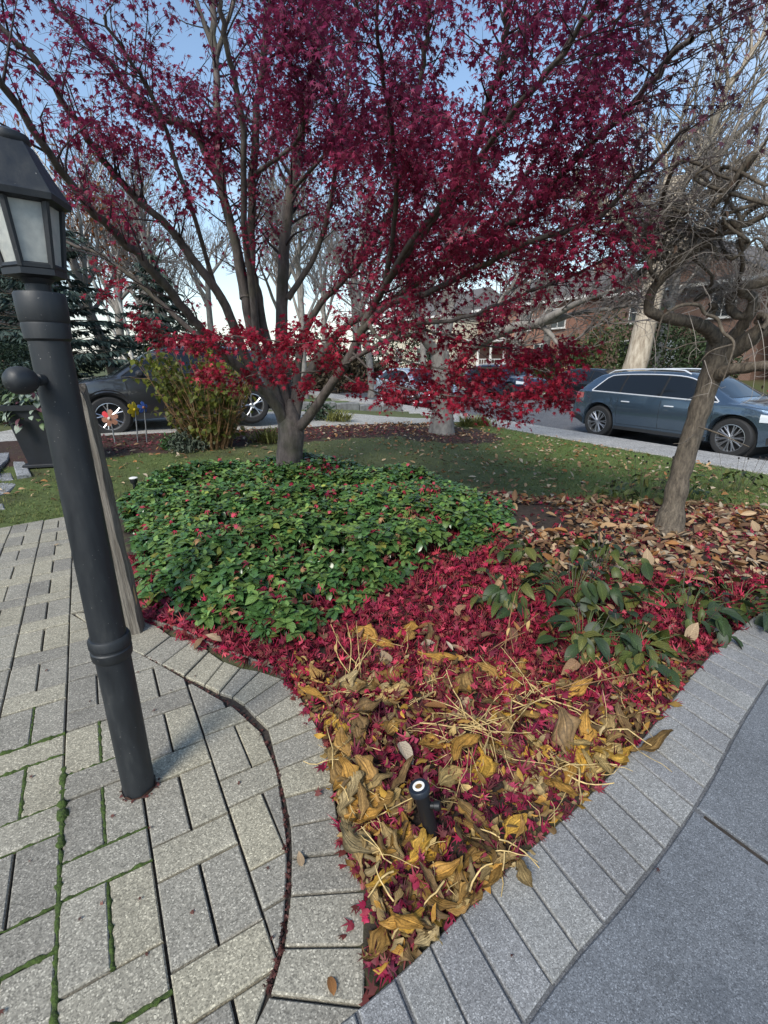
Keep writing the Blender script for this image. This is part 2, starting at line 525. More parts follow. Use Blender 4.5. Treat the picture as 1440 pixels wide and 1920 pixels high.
M_PAVER = m_aggregate('paver concrete', (0.295, 0.275, 0.225), 640, 0.24)
M_CONC = m_aggregate('broom finished concrete', (0.25, 0.25, 0.245), 900, 0.10, (0.165, 0.165, 0.165))
M_SLAB = m_aggregate('dark blotched slab', (0.150, 0.160, 0.172), 900, 0.05, (0.055, 0.066, 0.082))  # darker than the border; blotches put the dimmed near corner into the colour
M_KERB = m_aggregate('kerb concrete', (0.36, 0.35, 0.33), 200, 0.08)
M_ASPH = m_aggregate('asphalt', (0.115, 0.117, 0.125), 120, 0.0, (0.16, 0.15, 0.14))
M_GROUND = m_vcol('soil and turf', 0.95, 22, 0.5)
M_SAND = m_plain('joint sand', (0.036, 0.029, 0.023), 0.95, noise=0.5, nscale=60)
M_MOSS = m_plain('moss', (0.045, 0.075, 0.012), 0.95, noise=0.6, nscale=120, bmp=0.8)
def m_worn_paint(name):
    m, nt, ln, bs = new_mat(name)
    c = nt.new('ShaderNodeTexCoord'); mp = nt.new('ShaderNodeMapping'); mp.inputs['Scale'].default_value = (1, 1, .22); ln.new(c.outputs['Object'], mp.inputs[0])
    t = sep_noise(nt, ln, 22, 8, .7, vec=mp.outputs[0]); r = ramp(nt, ln, t.outputs['Fac'], [(.30, (.010, .012, .015)), (.55, (.018, .021, .024)), (.75, (.040, .042, .042))])
    t2 = sep_noise(nt, ln, 150, 2, .5); r2 = ramp(nt, ln, t2.outputs['Fac'], [(.735, 0.0), (.76, .8)])
    col = mix(nt, ln, r.outputs[0], (.22, .21, .19), r2.outputs[0])
    ln.new(col, bs.inputs['Base Color'])
    r3 = ramp(nt, ln, t.outputs['Fac'], [(.3, .38), (.7, .72)]); ln.new(r3.outputs[0], bs.inputs['Roughness'])
    t4 = sep_noise(nt, ln, 40, 5, .6); bump(nt, ln, bs, t4.outputs['Fac'], .12, .004)
    return m
M_BLACKIRON = m_worn_paint('worn black paint')
M_BLACKPLASTIC = m_plain('black plastic', (0.008, 0.009, 0.011), 0.45)
M_RUST = m_plain('rusty steel', (0.050, 0.022, 0.013), 0.9, noise=0.6, nscale=60, bmp=0.6)
M_WHITE = m_plain('white plastic', (0.75, 0.73, 0.68), 0.5)
M_BRASS = m_plain('brass', (0.55, 0.33, 0.12), 0.35, metal=0.8)
M_WOOD = m_bark('weathered timber', (0.075, 0.062, 0.048), (0.30, 0.27, 0.225), 75, 0.045, 1.0)
M_WOODFRESH = m_plain('fresh wood', (0.5, 0.33, 0.17), 0.8, noise=0.3, nscale=40)
M_STEEL = m_plain('galvanised steel', (0.32, 0.33, 0.34), 0.42, metal=0.9)
def m_lampglass():
    m, nt, ln, bs = new_mat('seeded lantern glass')
    t = sep_noise(nt, ln, 38, 4, 0.6); r = ramp(nt, ln, t.outputs['Fac'], [(0.3, (0.42, 0.44, 0.42)), (0.7, (0.62, 0.63, 0.58))])
    ln.new(r.outputs[0], bs.inputs['Base Color']); bs.inputs['Roughness'].default_value = 0.3
    bs.inputs['Transmission Weight'].default_value = 0.35; bump(nt, ln, bs, t.outputs['Fac'], 0.2, 0.005)
    return m
M_LGLASS = m_lampglass()
M_MAPLEBARK = m_bark('maple bark', (0.045, 0.038, 0.036), (0.155, 0.13, 0.115), 16, 0.3, 0.7, (0.07, 0.075, 0.04))
M_MAPLETWIG = m_plain('maple twig', (0.035, 0.022, 0.024), 0.8)
M_DARKBARK = m_bark('furrowed dark bark', (0.045, 0.037, 0.030), (0.20, 0.165, 0.125), 38, 0.30, 1.0)
M_GREYBARK = m_bark('smooth grey bark', (0.12, 0.11, 0.10), (0.30, 0.275, 0.245), 9, 0.5, 0.4)
M_PALEBARK = m_bark('pale flaking bark', (0.20, 0.155, 0.11), (0.54, 0.47, 0.37), 9, 0.22, 1.0)
M_TANTWIG = m_plain('bare twigs', (0.16, 0.135, 0.12), 0.85)
M_DARKTWIG = m_plain('dark bare twigs', (0.075, 0.062, 0.052), 0.85)
M_GNARLTWIG = m_plain('grey brown twigs', (0.26, 0.23, 0.20), 0.85)
M_MAPLELEAF = m_leaf('crimson maple leaves', 0.45, 0.45, 0.0, 0.35, 0.25, 20)
M_REDLITTER = m_leaf('fallen crimson leaves', 0.6, 0.12, 0.0, 0.3, 0.3, 30)
M_GCLEAF = m_leaf('glossy evergreen leaves', 0.27, 0.08, 0.35, 0.5, 0.25, 25, 4.0)
M_TANLEAF = m_leaf('dry tan leaves', 0.7, 0.15, 0.25, 0.25, 0.35, 35, 7.0)
M_HOSTA = m_leaf('wilted ochre leaves', 0.6, 0.25, 0.4, 0.3, 0.45, 22, 5.0)
M_STRAW = m_plain('straw stems', (0.50, 0.36, 0.15), 0.7, noise=0.6, nscale=30)
M_BROWNSTEM = m_plain('dry brown stems', (0.24, 0.135, 0.06), 0.8, noise=0.3, nscale=30)
M_PERLEAF = m_leaf('dark green perennial leaves', 0.5, 0.12, 0.35, 0.35, 0.4, 22, 6.0)
M_YGLEAF = m_leaf('yellow green shrub leaves', 0.5, 0.4, 0.2, 0.3, 0.3, 20, 5.0)
M_NEEDLE = m_leaf('conifer needles', 0.7, 0.1, 0.0, 0.25, 0.35, 3)
M_GRASS = m_leaf('grass blades', 0.7, 0.2, 0.0, 0.2, 0.2, 8)
M_GREENSTEM = m_plain('green stems', (0.07, 0.10, 0.03), 0.7)
M_SEED = m_plain('black seed heads', (0.012, 0.009, 0.008), 0.9)
M_TYRE = m_plain('tyre rubber', (0.018, 0.018, 0.019), 0.75)
M_RIM = m_plain('alloy wheel', (0.42, 0.43, 0.45), 0.3, metal=0.9)
M_RIMDARK = m_plain('dark wheel well', (0.01, 0.01, 0.011), 0.6)
M_GLASS = m_plain('tinted car glass', (0.008, 0.010, 0.012), 0.04, spec=0.5)
M_CHROME = m_plain('chrome trim', (0.80, 0.81, 0.83), 0.35, metal=0.35)
M_SEAM = m_plain('panel gap', (0.006, 0.006, 0.007), 0.7)
M_CLAD = m_plain('black plastic cladding', (0.02, 0.021, 0.023), 0.55)
M_TAIL = m_plain('red tail lamp', (0.30, 0.012, 0.02), 0.12, coat=0.8)
M_HEAD = m_plain('clear head lamp', (0.6, 0.64, 0.68), 0.08, coat=1.0, spec=0.8)
def m_paint(name, col, metal=0.55, rough=0.32):
    return m_plain(name, col, rough, metal=metal, coat=1.0, spec=0.5)

# ------------------------------------------------------------------ plan of the garden (metres on the ground)
BED_EDGE = [(-2.95, 4.80), (-2.2, 3.70), (-1.58, 2.72), (-1.463, 2.524), (-1.204, 2.406), (-0.963, 2.245), (-0.691, 2.102), (-0.503, 1.993), (-0.366, 1.802),
            (-0.228, 1.55), (-0.170, 1.304), (-0.12, 1.128), (-0.055, 0.984), (-0.046, 0.852), (-0.046, 0.741), (-0.046, 0.60)]
CONC_EDGE = [(-0.27, 0.60), (-0.039, 0.741), (0.170, 0.895), (0.352, 1.040), (0.562, 1.187), (0.800, 1.365), (1.075, 1.590), (1.400, 1.885), (1.751, 2.185), (2.0, 2.38), (2.44, 2.69), (3.2, 3.20), (4.4, 4.0)]
BED = BED_EDGE[:-2] + CONC_EDGE[1:-1] + [(4.3, 4.1), (4.4, 4.6), (3.4, 5.05), (1.5, 5.25), (0.9, 5.9), (0.3, 6.6), (-1.0, 7.0), (-2.4, 6.5), (-3.0, 5.6)]
GC = [(-2.86, 4.95), (-2.9, 5.5), (-2.6, 6.15), (-2.0, 6.6), (-1.2, 6.85), (-0.4, 6.55), (0.35, 5.95), (0.95, 5.45), (1.33, 4.75), (1.20, 4.15),
      (0.95, 3.75), (0.62, 3.45), (0.30, 3.20), (0.02, 2.88), (-0.22, 2.55), (-0.42, 2.30), (-0.56, 2.18), (-0.70, 2.33), (-1.02, 2.42), (-1.33, 2.56), (-1.53, 2.75), (-2.1, 3.72)]
PATIO_TOP = ((-4.6, 3.35), (-2.75, 4.95))
# driveway axis
DV0 = (-5.0, 8.80); DVD = (0.85, 0.53)
def drive_st(x, y):
    dx, dy = x - DV0[0], y - DV0[1]
    return dx * DVD[0] + dy * DVD[1], -(dx * DVD[1] - dy * DVD[0])
def conc_side(x, y):
    """signed side of the concrete path's edge: > 0 on the path"""
    best = 1e9; sg = 0
    for a, b in zip(CONC_EDGE, CONC_EDGE[1:]):
        ex, ey = b[0] - a[0], b[1] - a[1]; L = ex * ex + ey * ey
        t = max(0, min(1, ((x - a[0]) * ex + (y - a[1]) * ey) / L))
        d = math.hypot(x - a[0] - t * ex, y - a[1] - t * ey)
        if d < best: best = d; sg = -(ex * (y - a[1]) - ey * (x - a[0]))
    return best if sg > 0 else -best
def noise2(x, y, s=1.0):
    return (math.sin(x * 1.7 * s + 1.3 * math.sin(y * 1.1 * s)) + math.sin(y * 2.3 * s + 0.7 * math.sin(x * 1.9 * s + 2))) * 0.25 + 0.5
def on_patio(x, y):
    if y > 5.2 or x > 0.1: return False
    (ax, ay), (bx, by) = PATIO_TOP
    if (bx - ax) * (y - ay) - (by - ay) * (x - ax) > 0: return False
    return not inpoly(x, y, BED) and conc_side(x, y) < 0
def gcol(x, y):
    """what covers the ground here: returns (colour, grass density)"""
    n = street_n(x, y); s, t = drive_st(x, y); w = noise2(x, y, 2.3); w2 = noise2(y, x, 5.1)
    soil = (0.045, 0.034, 0.027); turf = (0.100, 0.145, 0.040); worn = (0.105, 0.100, 0.056); mulch = (0.060, 0.032, 0.026)
    def lerp(a, b, k): return tuple(p + (q - p) * k for p, q in zip(a, b))
    if n > 19: return lerp((0.10, 0.075, 0.04), (0.07, 0.085, 0.03), w), 0.25
    if y < 0.4: return soil, 0
    if inpoly(x, y, BED): return soil, 0
    if t > 3.3 and t < 9 and n < 8.3: return lerp(turf, worn, w * 0.6), 0.8
    if math.hypot(x - 1.30, (y - 10.6) * 0.9) < 1.15 + 0.3 * w2: return lerp(mulch, soil, w), 0.06
    if t > -1.6 - 0.5 * w2 and t < 0.0 and x < 1.4: return lerp(mulch, soil, w * 0.8), 0.05
    if x < -2.2 and y < 7.6:
        return lerp(turf, soil, 0.25 + 0.6 * w * w2), 0.7 - 0.5 * w
    k = ss((x - 1.0) / 2.5)
    return lerp(lerp(worn, soil, 0.5 * w2), turf, 0.35 + 0.65 * k), 0.5 + 0.5 * k - 0.30 * w2 * (1 - k)

# ------------------------------------------------------------------ ground sheet
def axis(fine0, fine1, step, far0, far1):
    a = list(np.arange(fine0, fine1, step)); d = step; x = fine0
    lo = []
    while x > far0: d *= 1.22; x -= d; lo.append(x)
    hi = []; d = step; x = a[-1]
    while x < far1: d *= 1.22; x += d; hi.append(x)
    return np.array(lo[::-1] + a + hi)
def build_ground():
    xs = axis(-6.5, 7.5, 0.085, -600, 600); ys = axis(0.4, 13.0, 0.085, -60, 900)
    V = []; C = []
    for y in ys:
        for x in xs:
            z = ground_z(x, y)
            near = -7 < x < 8 and 0.2 < y < 14
            if near:
                if on_patio(x, y) or conc_side(x, y) > 0: z -= 0.035
                elif inpoly(x, y, BED): z -= 0.012 - 0.03 * noise2(x, y, 3)
                else: z += 0.012 * (noise2(x, y, 4) - 0.5)
            n = street_n(x, y); s, t = drive_st(x, y)
            if 0 < t < 3.2 and n < 9.4 and near: z -= 0.05
            if n > 8.3 and n < 19.2: z = min(z, -0.36)
            V.append((x, y, z)); C.append(gcol(x, y)[0])
    nx = len(xs); ny = len(ys)
    i = np.arange(ny - 1)[:, None] * nx; k = np.arange(nx - 1)[None]
    F = np.stack([i + k, i + k + 1, i + nx + k + 1, i + nx + k], -1).reshape(-1, 4)
    me = mesh_np('ground', V, F, C); smooth(me)
    tag(mobj('ground', me, M_GROUND), 'brown soil and worn turf of the front garden', kind='structure')
build_ground()

# ------------------------------------------------------------------ patio of laid pavers
patio = empty('patio', (-1.2, 1.8, 0)); tag(patio, 'grey concrete paver patio with mossy joints', kind='structure')
def pv(poly, name='paver', z=0.0, gap=0.0035, z0=-0.06, parent=patio, mat=M_PAVER, bev=0.004):
    poly = clean(poly)
    if len(poly) < 3 or abs(area(poly)) < 0.0006: return None
    if area(poly) < 0: poly = poly[::-1]
    p = inset(poly, gap)
    if area(p) < 0.0004: return None
    loc = parent.location
    c = (sum(a for a, b in p) / len(p), sum(b for a, b in p) / len(p))
    q = [(a - c[0], b - c[1]) for a, b in p]
    o = MB().prism(q, z0, 0.0, bev).build(name, mat, parent)
    o.location = (c[0] - loc[0], c[1] - loc[1], z - loc[2])
    return o
PU = Vector((-0.521, 0.854)); PV = Vector((0.854, 0.521)); CW = 0.2485; PER = 0.388
JOINT = [(-2.62, 3.42), (-1.93, 2.612), (-1.334, 2.217), (-1.024, 2.012), (-0.684, 1.787), (-0.521, 1.637), (-0.412, 1.444), (-0.341, 1.241),
         (-0.3, 1.077), (-0.279, 0.928), (-0.280, 0.828), (-0.292, 0.762), (-0.32, 0.60)]
def field_clip(p):
    cy = sum(q[1] for q in p) / len(p)
    if cy > 2.60:
        p = clip_half(p, (-3.02, 4.85), (-1.72, 2.66))
    else:
        for a, b in zip(JOINT[1:], JOINT[2:]):
            if len(p) < 3: return []
            p = clip_half(p, a, b)
    if len(p) >= 3: p = clip_half(p, PATIO_TOP[0], PATIO_TOP[1])
    return p
phase = {-1: 0.018, 0: 0.150, 1: 0.062, 2: 0.213}
moss_lines = []
POST = (-0.902, 1.358)
for col in range(-12, 4):
    v0 = -0.303 + CW * col; v1 = v0 + CW
    ph = phase.get(col, R.uniform(0, PER))
    u = ph - PER * 2
    while u < 6.2:
        def Q(ua, ub, va, vb): return [tuple(PU * a + PV * b) for a, b in ((ua, va), (ub, va), (ub, vb), (ua, vb))]
        wv = 0.129
        cells = [(u, u + wv, v0, v1), (u + wv, u + PER, v0, (v0 + v1) / 2), (u + wv, u + PER, (v0 + v1) / 2, v1)]
        for c4 in cells:
            q = Q(*c4)
            cx = sum(p[0] for p in q) / 4; cy = sum(p[1] for p in q) / 4
            if cy < 0.42 or cx < -4.6 or cy > 4.95: continue
            px, py = PROJ((cx, cy, 0))
            if px < -130 or py > 2080: continue
            q = field_clip(q)
            if len(q) < 3: continue
            if math.hypot(cx - POST[0], cy - POST[1]) < 0.10: 
                pass
            pv(q, z=R.uniform(-0.003, 0.003), gap=R.uniform(0.0028, 0.0046))
        if col in (-3, -2, -1, 0):
            ua, ub = u, u + wv
            moss_lines += [((ua, v0), (ua, v1)), ((ub, v0), (ub, v1)), ((ub, (v0 + v1) / 2), (u + PER, (v0 + v1) / 2))]
        u += PER
# soldier course round the bed: radial joints, each from the joint curve to the bed edge
RAD = [((-1.93, 2.62), (-1.62, 2.68)), ((-1.70, 2.44), (-1.50, 2.56)), ((-1.52, 2.31), (-1.34, 2.47))]
for a, b in [((270, 1230), (320, 1192)), ((302, 1246), (362, 1200)), ((345, 1268), (392, 1220)), ((383, 1285), (420, 1240)), ((411, 1299), (451, 1252)), ((435, 1307), (487, 1258)),
             ((457, 1321), (530, 1272)), ((478, 1344), (558, 1295)), ((501, 1366), (578, 1331)), ((509, 1397), (596, 1362)), ((521, 1444), (617, 1405)),
             ((533, 1495), (626, 1470)), ((543, 1550), (634, 1532)), ((545, 1609), (652, 1597)), ((543, 1678), (686, 1668)), ((531, 1775), (688, 1773)), ((504, 1866), (685, 1888))]:
    ga, gb = G(*a), G(*b); RAD.append(((ga.x, ga.y), (gb.x, gb.y)))
RAD.append(((-0.34, 0.62), (-0.06, 0.63)))
for (a, b), (c, d) in zip(RAD, RAD[1:]):
    m1 = ((a[0] + c[0]) / 2, (a[1] + c[1]) / 2); m2 = ((b[0] + d[0]) / 2, (b[1] + d[1]) / 2)
    pv([a, c, d, b], z=R.uniform(-0.002, 0.004), gap=R.uniform(0.003, 0.005), name='border_paver')
# extra pavers squeezed in left of the border behind the lamp post
patio_bed = MB().add([(-5, 0.3, -0.03), (-0.02, 0.3, -0.03), (-0.02, 0.75, -0.03), (-0.3, 1.6, -0.03), (-1.5, 2.6, -0.03), (-2.75, 4.7, -0.03), (-5, 3.0, -0.03)], [(0, 1, 2, 3, 4, 5, 6)]).build('joint_bedding', M_SAND, patio)
patio_bed.location = (1.2, -1.8, 0.014)
# moss grown in the joints
mo = MB()
def moss_line(p, q, rad):
    p = PU * p[0] + PV * p[1]; q = PU * q[0] + PV * q[1]
    n = max(4, int((q - p).length / 0.012)); pts = []; rr = []
    w = R.uniform(0.6, 1.3)
    for i in range(n + 1):
        t = i / n; c = p.lerp(q, t)
        pts.append((c.x + R.uniform(-.0025, .0025), c.y + R.uniform(-.0025, .0025), -0.0045 + R.uniform(-0.003, 0.002)))
        rr.append(rad * w * R.choice((0.5, 0.8, 1.0, 1.2, 1.5)))
    mo.tube(pts, rr, 6)
for (p, q) in moss_lines:
    c = PU * ((p[0] + q[0]) / 2) + PV * ((p[1] + q[1]) / 2)
    px, py = PROJ((c.x, c.y, 0))
    if py > 1370 and px < 230 and R.random() < 0.85: moss_line(p, q, 0.0076)
    elif py > 1250 and px < 130 and R.random() < 0.4: moss_line(p, q, 0.0045)
for a in np.arange(0.55, 1.85, 0.12): moss_line((a, -0.303), (a + 0.125, -0.303), 0.0105)
for a in np.arange(0.55, 1.2, 0.12): moss_line((a, -0.303 - CW), (a + 0.125, -0.303 - CW), 0.008)
tag(mo.build('moss', M_MOSS, sm=80), 'green moss filling the patio joints beside the lamp post', 'moss', kind='stuff')

# ------------------------------------------------------------------ concrete path with stamped border
path = empty('concrete_path', (1.0, 1.0, 0)); tag(path, 'grey concrete path with a stamped brick border', kind='structure')
def arc(poly, step):
    out = [poly[0]]; acc = 0
    for a, b in zip(poly, poly[1:]):
        L = math.hypot(b[0] - a[0], b[1] - a[1]); t = step - acc
        while t < L:
            out.append((a[0] + (b[0] - a[0]) * t / L, a[1] + (b[1] - a[1]) * t / L)); t += step
        acc = (acc + L) % step
    return out
EDGE = arc([tuple(p) for p in catmull([(x, y, 0) for x, y in CONC_EDGE], 10)[:, :2]], 0.1185)
JD = (0.42, -0.9075); BW = 0.262
blk = 0
for i in range(len(EDGE) - 1):
    a, b = EDGE[i], EDGE[i + 1]
    j0 = R.uniform(-0.004, 0.004)
    q = [a, (a[0] + JD[0] * BW, a[1] + JD[1] * BW), (b[0] + JD[0] * BW, b[1] + JD[1] * BW), b]
    if b[1] < 0.55 or a[0] > 4.2: continue
    wob = []
    for p in q: wob.append((p[0] + R.uniform(-0.003, 0.003), p[1] + R.uniform(-0.003, 0.003)))
    crack = i == int(0)
    pv(wob, 'border_block', 0.012 + R.uniform(-0.0012, 0.0012), R.uniform(0.0026, 0.0042), -0.08, path, M_CONC, 0.004)
inner = [(p[0] + JD[0] * (BW + 0.006), p[1] + JD[1] * (BW + 0.006)) for p in EDGE]
# groove floor under the blocks and the two slabs, parted by the open joint
gf = MB(); n = len(EDGE)
gf.add([(p[0], p[1], -0.0) for p in EDGE] + [(p[0] + 0.03 * JD[0], p[1] + 0.03 * JD[1], 0) for p in inner], [(i, n + i, n + i + 1, i + 1) for i in range(n - 1)])
g_o = gf.build('groove_floor', m_aggregate('groove concrete', (0.12, 0.123, 0.127), 900, 0.0), path); g_o.location = (-1.0, -1.0, 0.003)
kc = min(range(n), key=lambda i: math.hypot(EDGE[i][0] - 1.005, EDGE[i][1] - 1.53))
for part in (0, 1):
    pts = inner[:kc + 1] if part == 0 else inner[kc:]
    far = (0.52, -0.854)
    if part == 0:
        c0 = pts[-1]; poly = [(p[0], p[1]) for p in pts]
        poly[-1] = (c0[0] - 0.009, c0[1] - 0.006)
        poly += [(c0[0] + far[0] * 2.0 - 0.010, c0[1] + far[1] * 2.0), (-0.6, -1.2)]
    else:
        c0 = pts[0]; poly = [(p[0], p[1]) for p in pts]
        poly[0] = (c0[0] + 0.009, c0[1] + 0.006)
        poly += [(5.2, 1.6), (3.6, -1.2), (c0[0] + far[0] * 2.0 + 0.010, c0[1] + far[1] * 2.0)]
    poly = clean(poly)
    if area(poly) < 0: poly = poly[::-1]
    if part == 1:
        a_ = Vector((c0[0] - 1.0 - .02 * far[0], c0[1] - 1.0 - .02 * far[1])); b_ = a_ + Vector(far) * 2.0; m_ = (a_ + b_) / 2
        MB().box(m_.x, m_.y, -0.012, 2.0, 0.05, 0.02, math.atan2(far[1], far[0])).build('joint_soil', M_SAND, path)
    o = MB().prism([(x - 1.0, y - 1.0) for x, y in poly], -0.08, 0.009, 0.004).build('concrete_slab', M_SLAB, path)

# ------------------------------------------------------------------ street, kerb strip, driveway
def sp(n, s): return (n * SN[0] + s * SD[0], n * SN[1] + s * SD[1])
st = MB()
ns = [9.40, 11, 13, 15, 17, 19.1]; sl = list(np.arange(-120, 60, 6.0))
V = []
for s_ in sl:
    for n_ in ns:
        x, y = sp(n_, s_); V.append((x, y, -0.27 + 0.05 * math.sin(math.pi * (n_ - 9.4) / 9.7)))
k = len(ns)
st.add(V, [(i * k + j, i * k + j + 1, (i + 1) * k + j + 1, (i + 1) * k + j) for i in range(len(sl) - 1) for j in range(k - 1)])
tag(st.build('street', M_ASPH, sm=60), 'grey asphalt street beyond the lawn', kind='structure')
kerb = empty('kerb', (0, 0, 0)); tag(kerb, 'pale concrete kerb strip along the lawn', kind='structure')
s_ = -40.0
while s_ < 12:
    L = 2.4
    for (n0, n1, zt) in ((8.32, 9.44, -0.115),):
        q = [sp(n0, s_), sp(n0, s_ + L), sp(n1, s_ + L), sp(n1, s_)]
        pv(q, 'kerb_slab', zt + R.uniform(-0.004, 0.004), 0.006, -0.22, kerb, M_KERB, 0.012)
    s_ += L
fk = empty('far_kerb', (0, 0, 0)); tag(fk, 'concrete kerb on the far side of the street', kind='structure')
for s_ in np.arange(-60, 10, 5.0):
    q = [sp(19.0, s_), sp(19.0, s_ + 5), sp(19.25, s_ + 5), sp(19.25, s_)]
    pv(q, 'kerb_slab', -0.12, 0.006, -0.22, fk, M_KERB, 0.02)
dm = MB(); V = []; ts = [0.0, 0.8, 1.6, 2.4, 3.2]; su = list(np.arange(-12, 9.6, 0.6))
for s_ in su:
    for t_ in ts:
        x = DV0[0] + DVD[0] * s_ - DVD[1] * t_; y = DV0[1] + DVD[1] * s_ + DVD[0] * t_
        if street_n(x, y) > 8.32:
            kk = (street_n(x, y) - 8.32); x -= SN[0] * kk; y -= SN[1] * kk
        V.append((x, y, ground_z(x, y) - 0.004))
k = len(ts)
dm.add(V, [(i * k + j, i * k + j + 1, (i + 1) * k + j + 1, (i + 1) * k + j) for i in range(len(su) - 1) for j in range(k - 1)])
tag(dm.build('driveway', M_KERB, sm=60), 'pale concrete driveway under the dark grey SUV', kind='structure')
# stone edging beyond the driveway
M_STONE = m_plain('grey stone', (0.17, 0.17, 0.165), 0.85, noise=0.4, nscale=6, bmp=0.4)
ed = empty('stone_edging', (0, 0, 0)); tag(ed, 'low grey stone edging beyond the driveway', 'edging')
for i in range(6):
    s_ = 4.2 + i * 0.82; x = DV0[0] + DVD[0] * s_ - DVD[1] * 3.5; y = DV0[1] + DVD[1] * s_ + DVD[0] * 3.5
    MB().box(0, 0, 0.06, 0.80, 0.30, 0.30, 0, 0.03).build('stone', M_STONE, ed, None, (x, y, ground_z(x, y)), (0, 0, math.atan2(DVD[1], DVD[0]) + R.uniform(-.03, .03)))
# flagstones at the left edge
fs = empty('garden_path', (0, 0, 0)); tag(fs, 'pale flagstone path beside the black planter', kind='structure')
M_FLAG = m_aggregate('flagstone', (0.25, 0.255, 0.26), 150, 0.2)
for poly in ([(-40, 868), (-10, 838), (24, 846), (18, 868), (-20, 900)], [(22, 868), (30, 846), (52, 872), (60, 890), (30, 894)], [(-40, 905), (16, 871), (26, 895), (0, 897)],
             [(-30, 925), (-10, 900), (25, 896), (32, 902), (14, 916)], [(-30, 945), (-18, 932), (6, 932), (8, 941)], [(-160, 870), (-70, 820), (-30, 830), (-60, 880)]):
    q = [tuple(G(u, v, 0.09))[:2] for u, v in poly]
    cx = sum(a for a, b in q) / len(q); cy = sum(b for a, b in q) / len(q)
    pv(q, 'flagstone', ground_z(cx, cy) + 0.012, 0.01, -0.08, fs, M_FLAG, 0.012)

# ------------------------------------------------------------------ lamp post
def lamp_post():
    X, Y = POST
    r = empty('lamp_post', (X, Y, 0))
    r.scale = (0.95, 0.95, 0.992); tag(r, 'black metal lamp post with a six sided lantern standing in the paving', 'lamp post')
    MB().lathe([(0.0565, -0.05), (0.0565, 0.3), (0.056, 0.60)], 28).build('lower_post', M_BLACKIRON, r, 40)
    MB().lathe([(0.0560, 0.60), (0.0545, 1.0), (0.0525, 1.3), (0.0510, 1.575)], 28).build('upper_post', M_BLACKIRON, r, 40)
    MB().lathe([(0.058, 0.565), (0.064, 0.572), (0.0655, 0.60), (0.062, 0.604), (0.062, 0.612), (0.0665, 0.616), (0.0665, 0.640), (0.062, 0.648), (0.0565, 0.65)], 28).build('ring', M_BLACKIRON, r, 40)
    MB().lathe([(0.0515, 1.560), (0.058, 1.566), (0.0595, 1.60), (0.058, 1.606), (0.0615, 1.612), (0.0625, 1.675), (0.059, 1.680), (0.040, 1.682)], 28).build('collar', M_BLACKIRON, r, 40)
    # ladder rest knob on the side facing the path
    k = MB(); k.lathe([(0.014, 0), (0.016, 0.018), (0.011, 0.022), (0.012, 0.03), (0.026, 0.036), (0.0335, 0.05), (0.036, 0.068), (0.0335, 0.086), (0.024, 0.10), (0.004, 0.106)], 18)
    kn = k.build('knob', M_BLACKIRON, r, 50, (-0.004, -0.050, 1.462)); kn.rotation_euler = (math.radians(90), 0, math.radians(-14))
    MB().add(*(lambda rr: ([((.0592 + rr.uniform(0, .0015)) * math.cos(i * .2618), (.0592 + rr.uniform(0, .0015)) * math.sin(i * .2618), z_ * rr.uniform(.5, 1.6)) for z_ in (0, .011) for i in range(24)], [(i, (i + 1) % 24, 24 + (i + 1) % 24, 24 + i) for i in range(24)]))(random.Random(4))).build('rust_foot', M_RUST, r, 40)
    # lantern
    zb, zt, rb, rt = 1.735, 1.888, 0.067, 0.088
    a0 = math.radians(39.6)
    MB().lathe([(0.030, 1.675), (0.030, 1.70), (0.042, 1.712), (0.044, 1.722)], 20).build('neck', M_BLACKIRON, r, 40)
    MB().lathe([(0.045, 1.712), (0.074, 1.718), (0.074, 1.732), (0.066, 1.738)], 6, ang0=a0).build('lantern_base', M_BLACKIRON, r)
    fr = MB(); P = []
    for z, rr in ((zb, rb), (zt, rt)):
        P.append([Vector((rr * math.cos(a0 + i * math.pi / 3), rr * math.sin(a0 + i * math.pi / 3), z)) for i in range(6)])
    for i in range(6):
        fr.tube([P[0][i], P[1][i]], [0.0085, 0.0095], 6)
        j = (i + 1) % 6
        fr.tube([P[1][i], P[1][j]], 0.009, 6); fr.tube([P[0][i] + Vector((0, 0, .004)), P[0][j] + Vector((0, 0, .004))], 0.008, 6)
    f = fr.build('lantern_frame', M_BLACKIRON, r, 40)
    for i in range(6):
        j = (i + 1) % 6
        q = [P[0][i] * 0.985, P[0][j] * 0.985, P[1][j] * 0.985, P[1][i] * 0.985]
        q = [Vector((P[0][i].x * .97, P[0][i].y * .97, zb)), Vector((P[0][j].x * .97, P[0][j].y * .97, zb)), Vector((P[1][j].x * .97, P[1][j].y * .97, zt)), Vector((P[1][i].x * .97, P[1][i].y * .97, zt))]
        inn = [Vector((v.x * .96, v.y * .96, v.z)) for v in q]
        MB().add(q + inn, [(0, 1, 2, 3), (7, 6, 5, 4), (0, 4, 5, 1), (1, 5, 6, 2), (2, 6, 7, 3), (3, 7, 4, 0)]).build('pane', M_LGLASS, f)
    MB().lathe([(0.088, 1.880), (0.112, 1.884), (0.115, 1.898), (0.110, 1.904), (0.086, 1.945), (0.050, 2.01), (0.043, 2.014)], 6, ang0=a0).build('lantern_roof', M_BLACKIRON, r)
    MB().lathe([(0.043, 2.01), (0.048, 2.018), (0.045, 2.03), (0.020, 2.040), (0.004, 2.046)], 16).build('finial', M_BLACKIRON, r, 50)
    cd = MB().lathe([(0.011, 1.745), (0.011, 1.82), (0.006, 1.83)], 12).build('bulb_sleeve', M_WHITE, r, 40)
lamp_post()
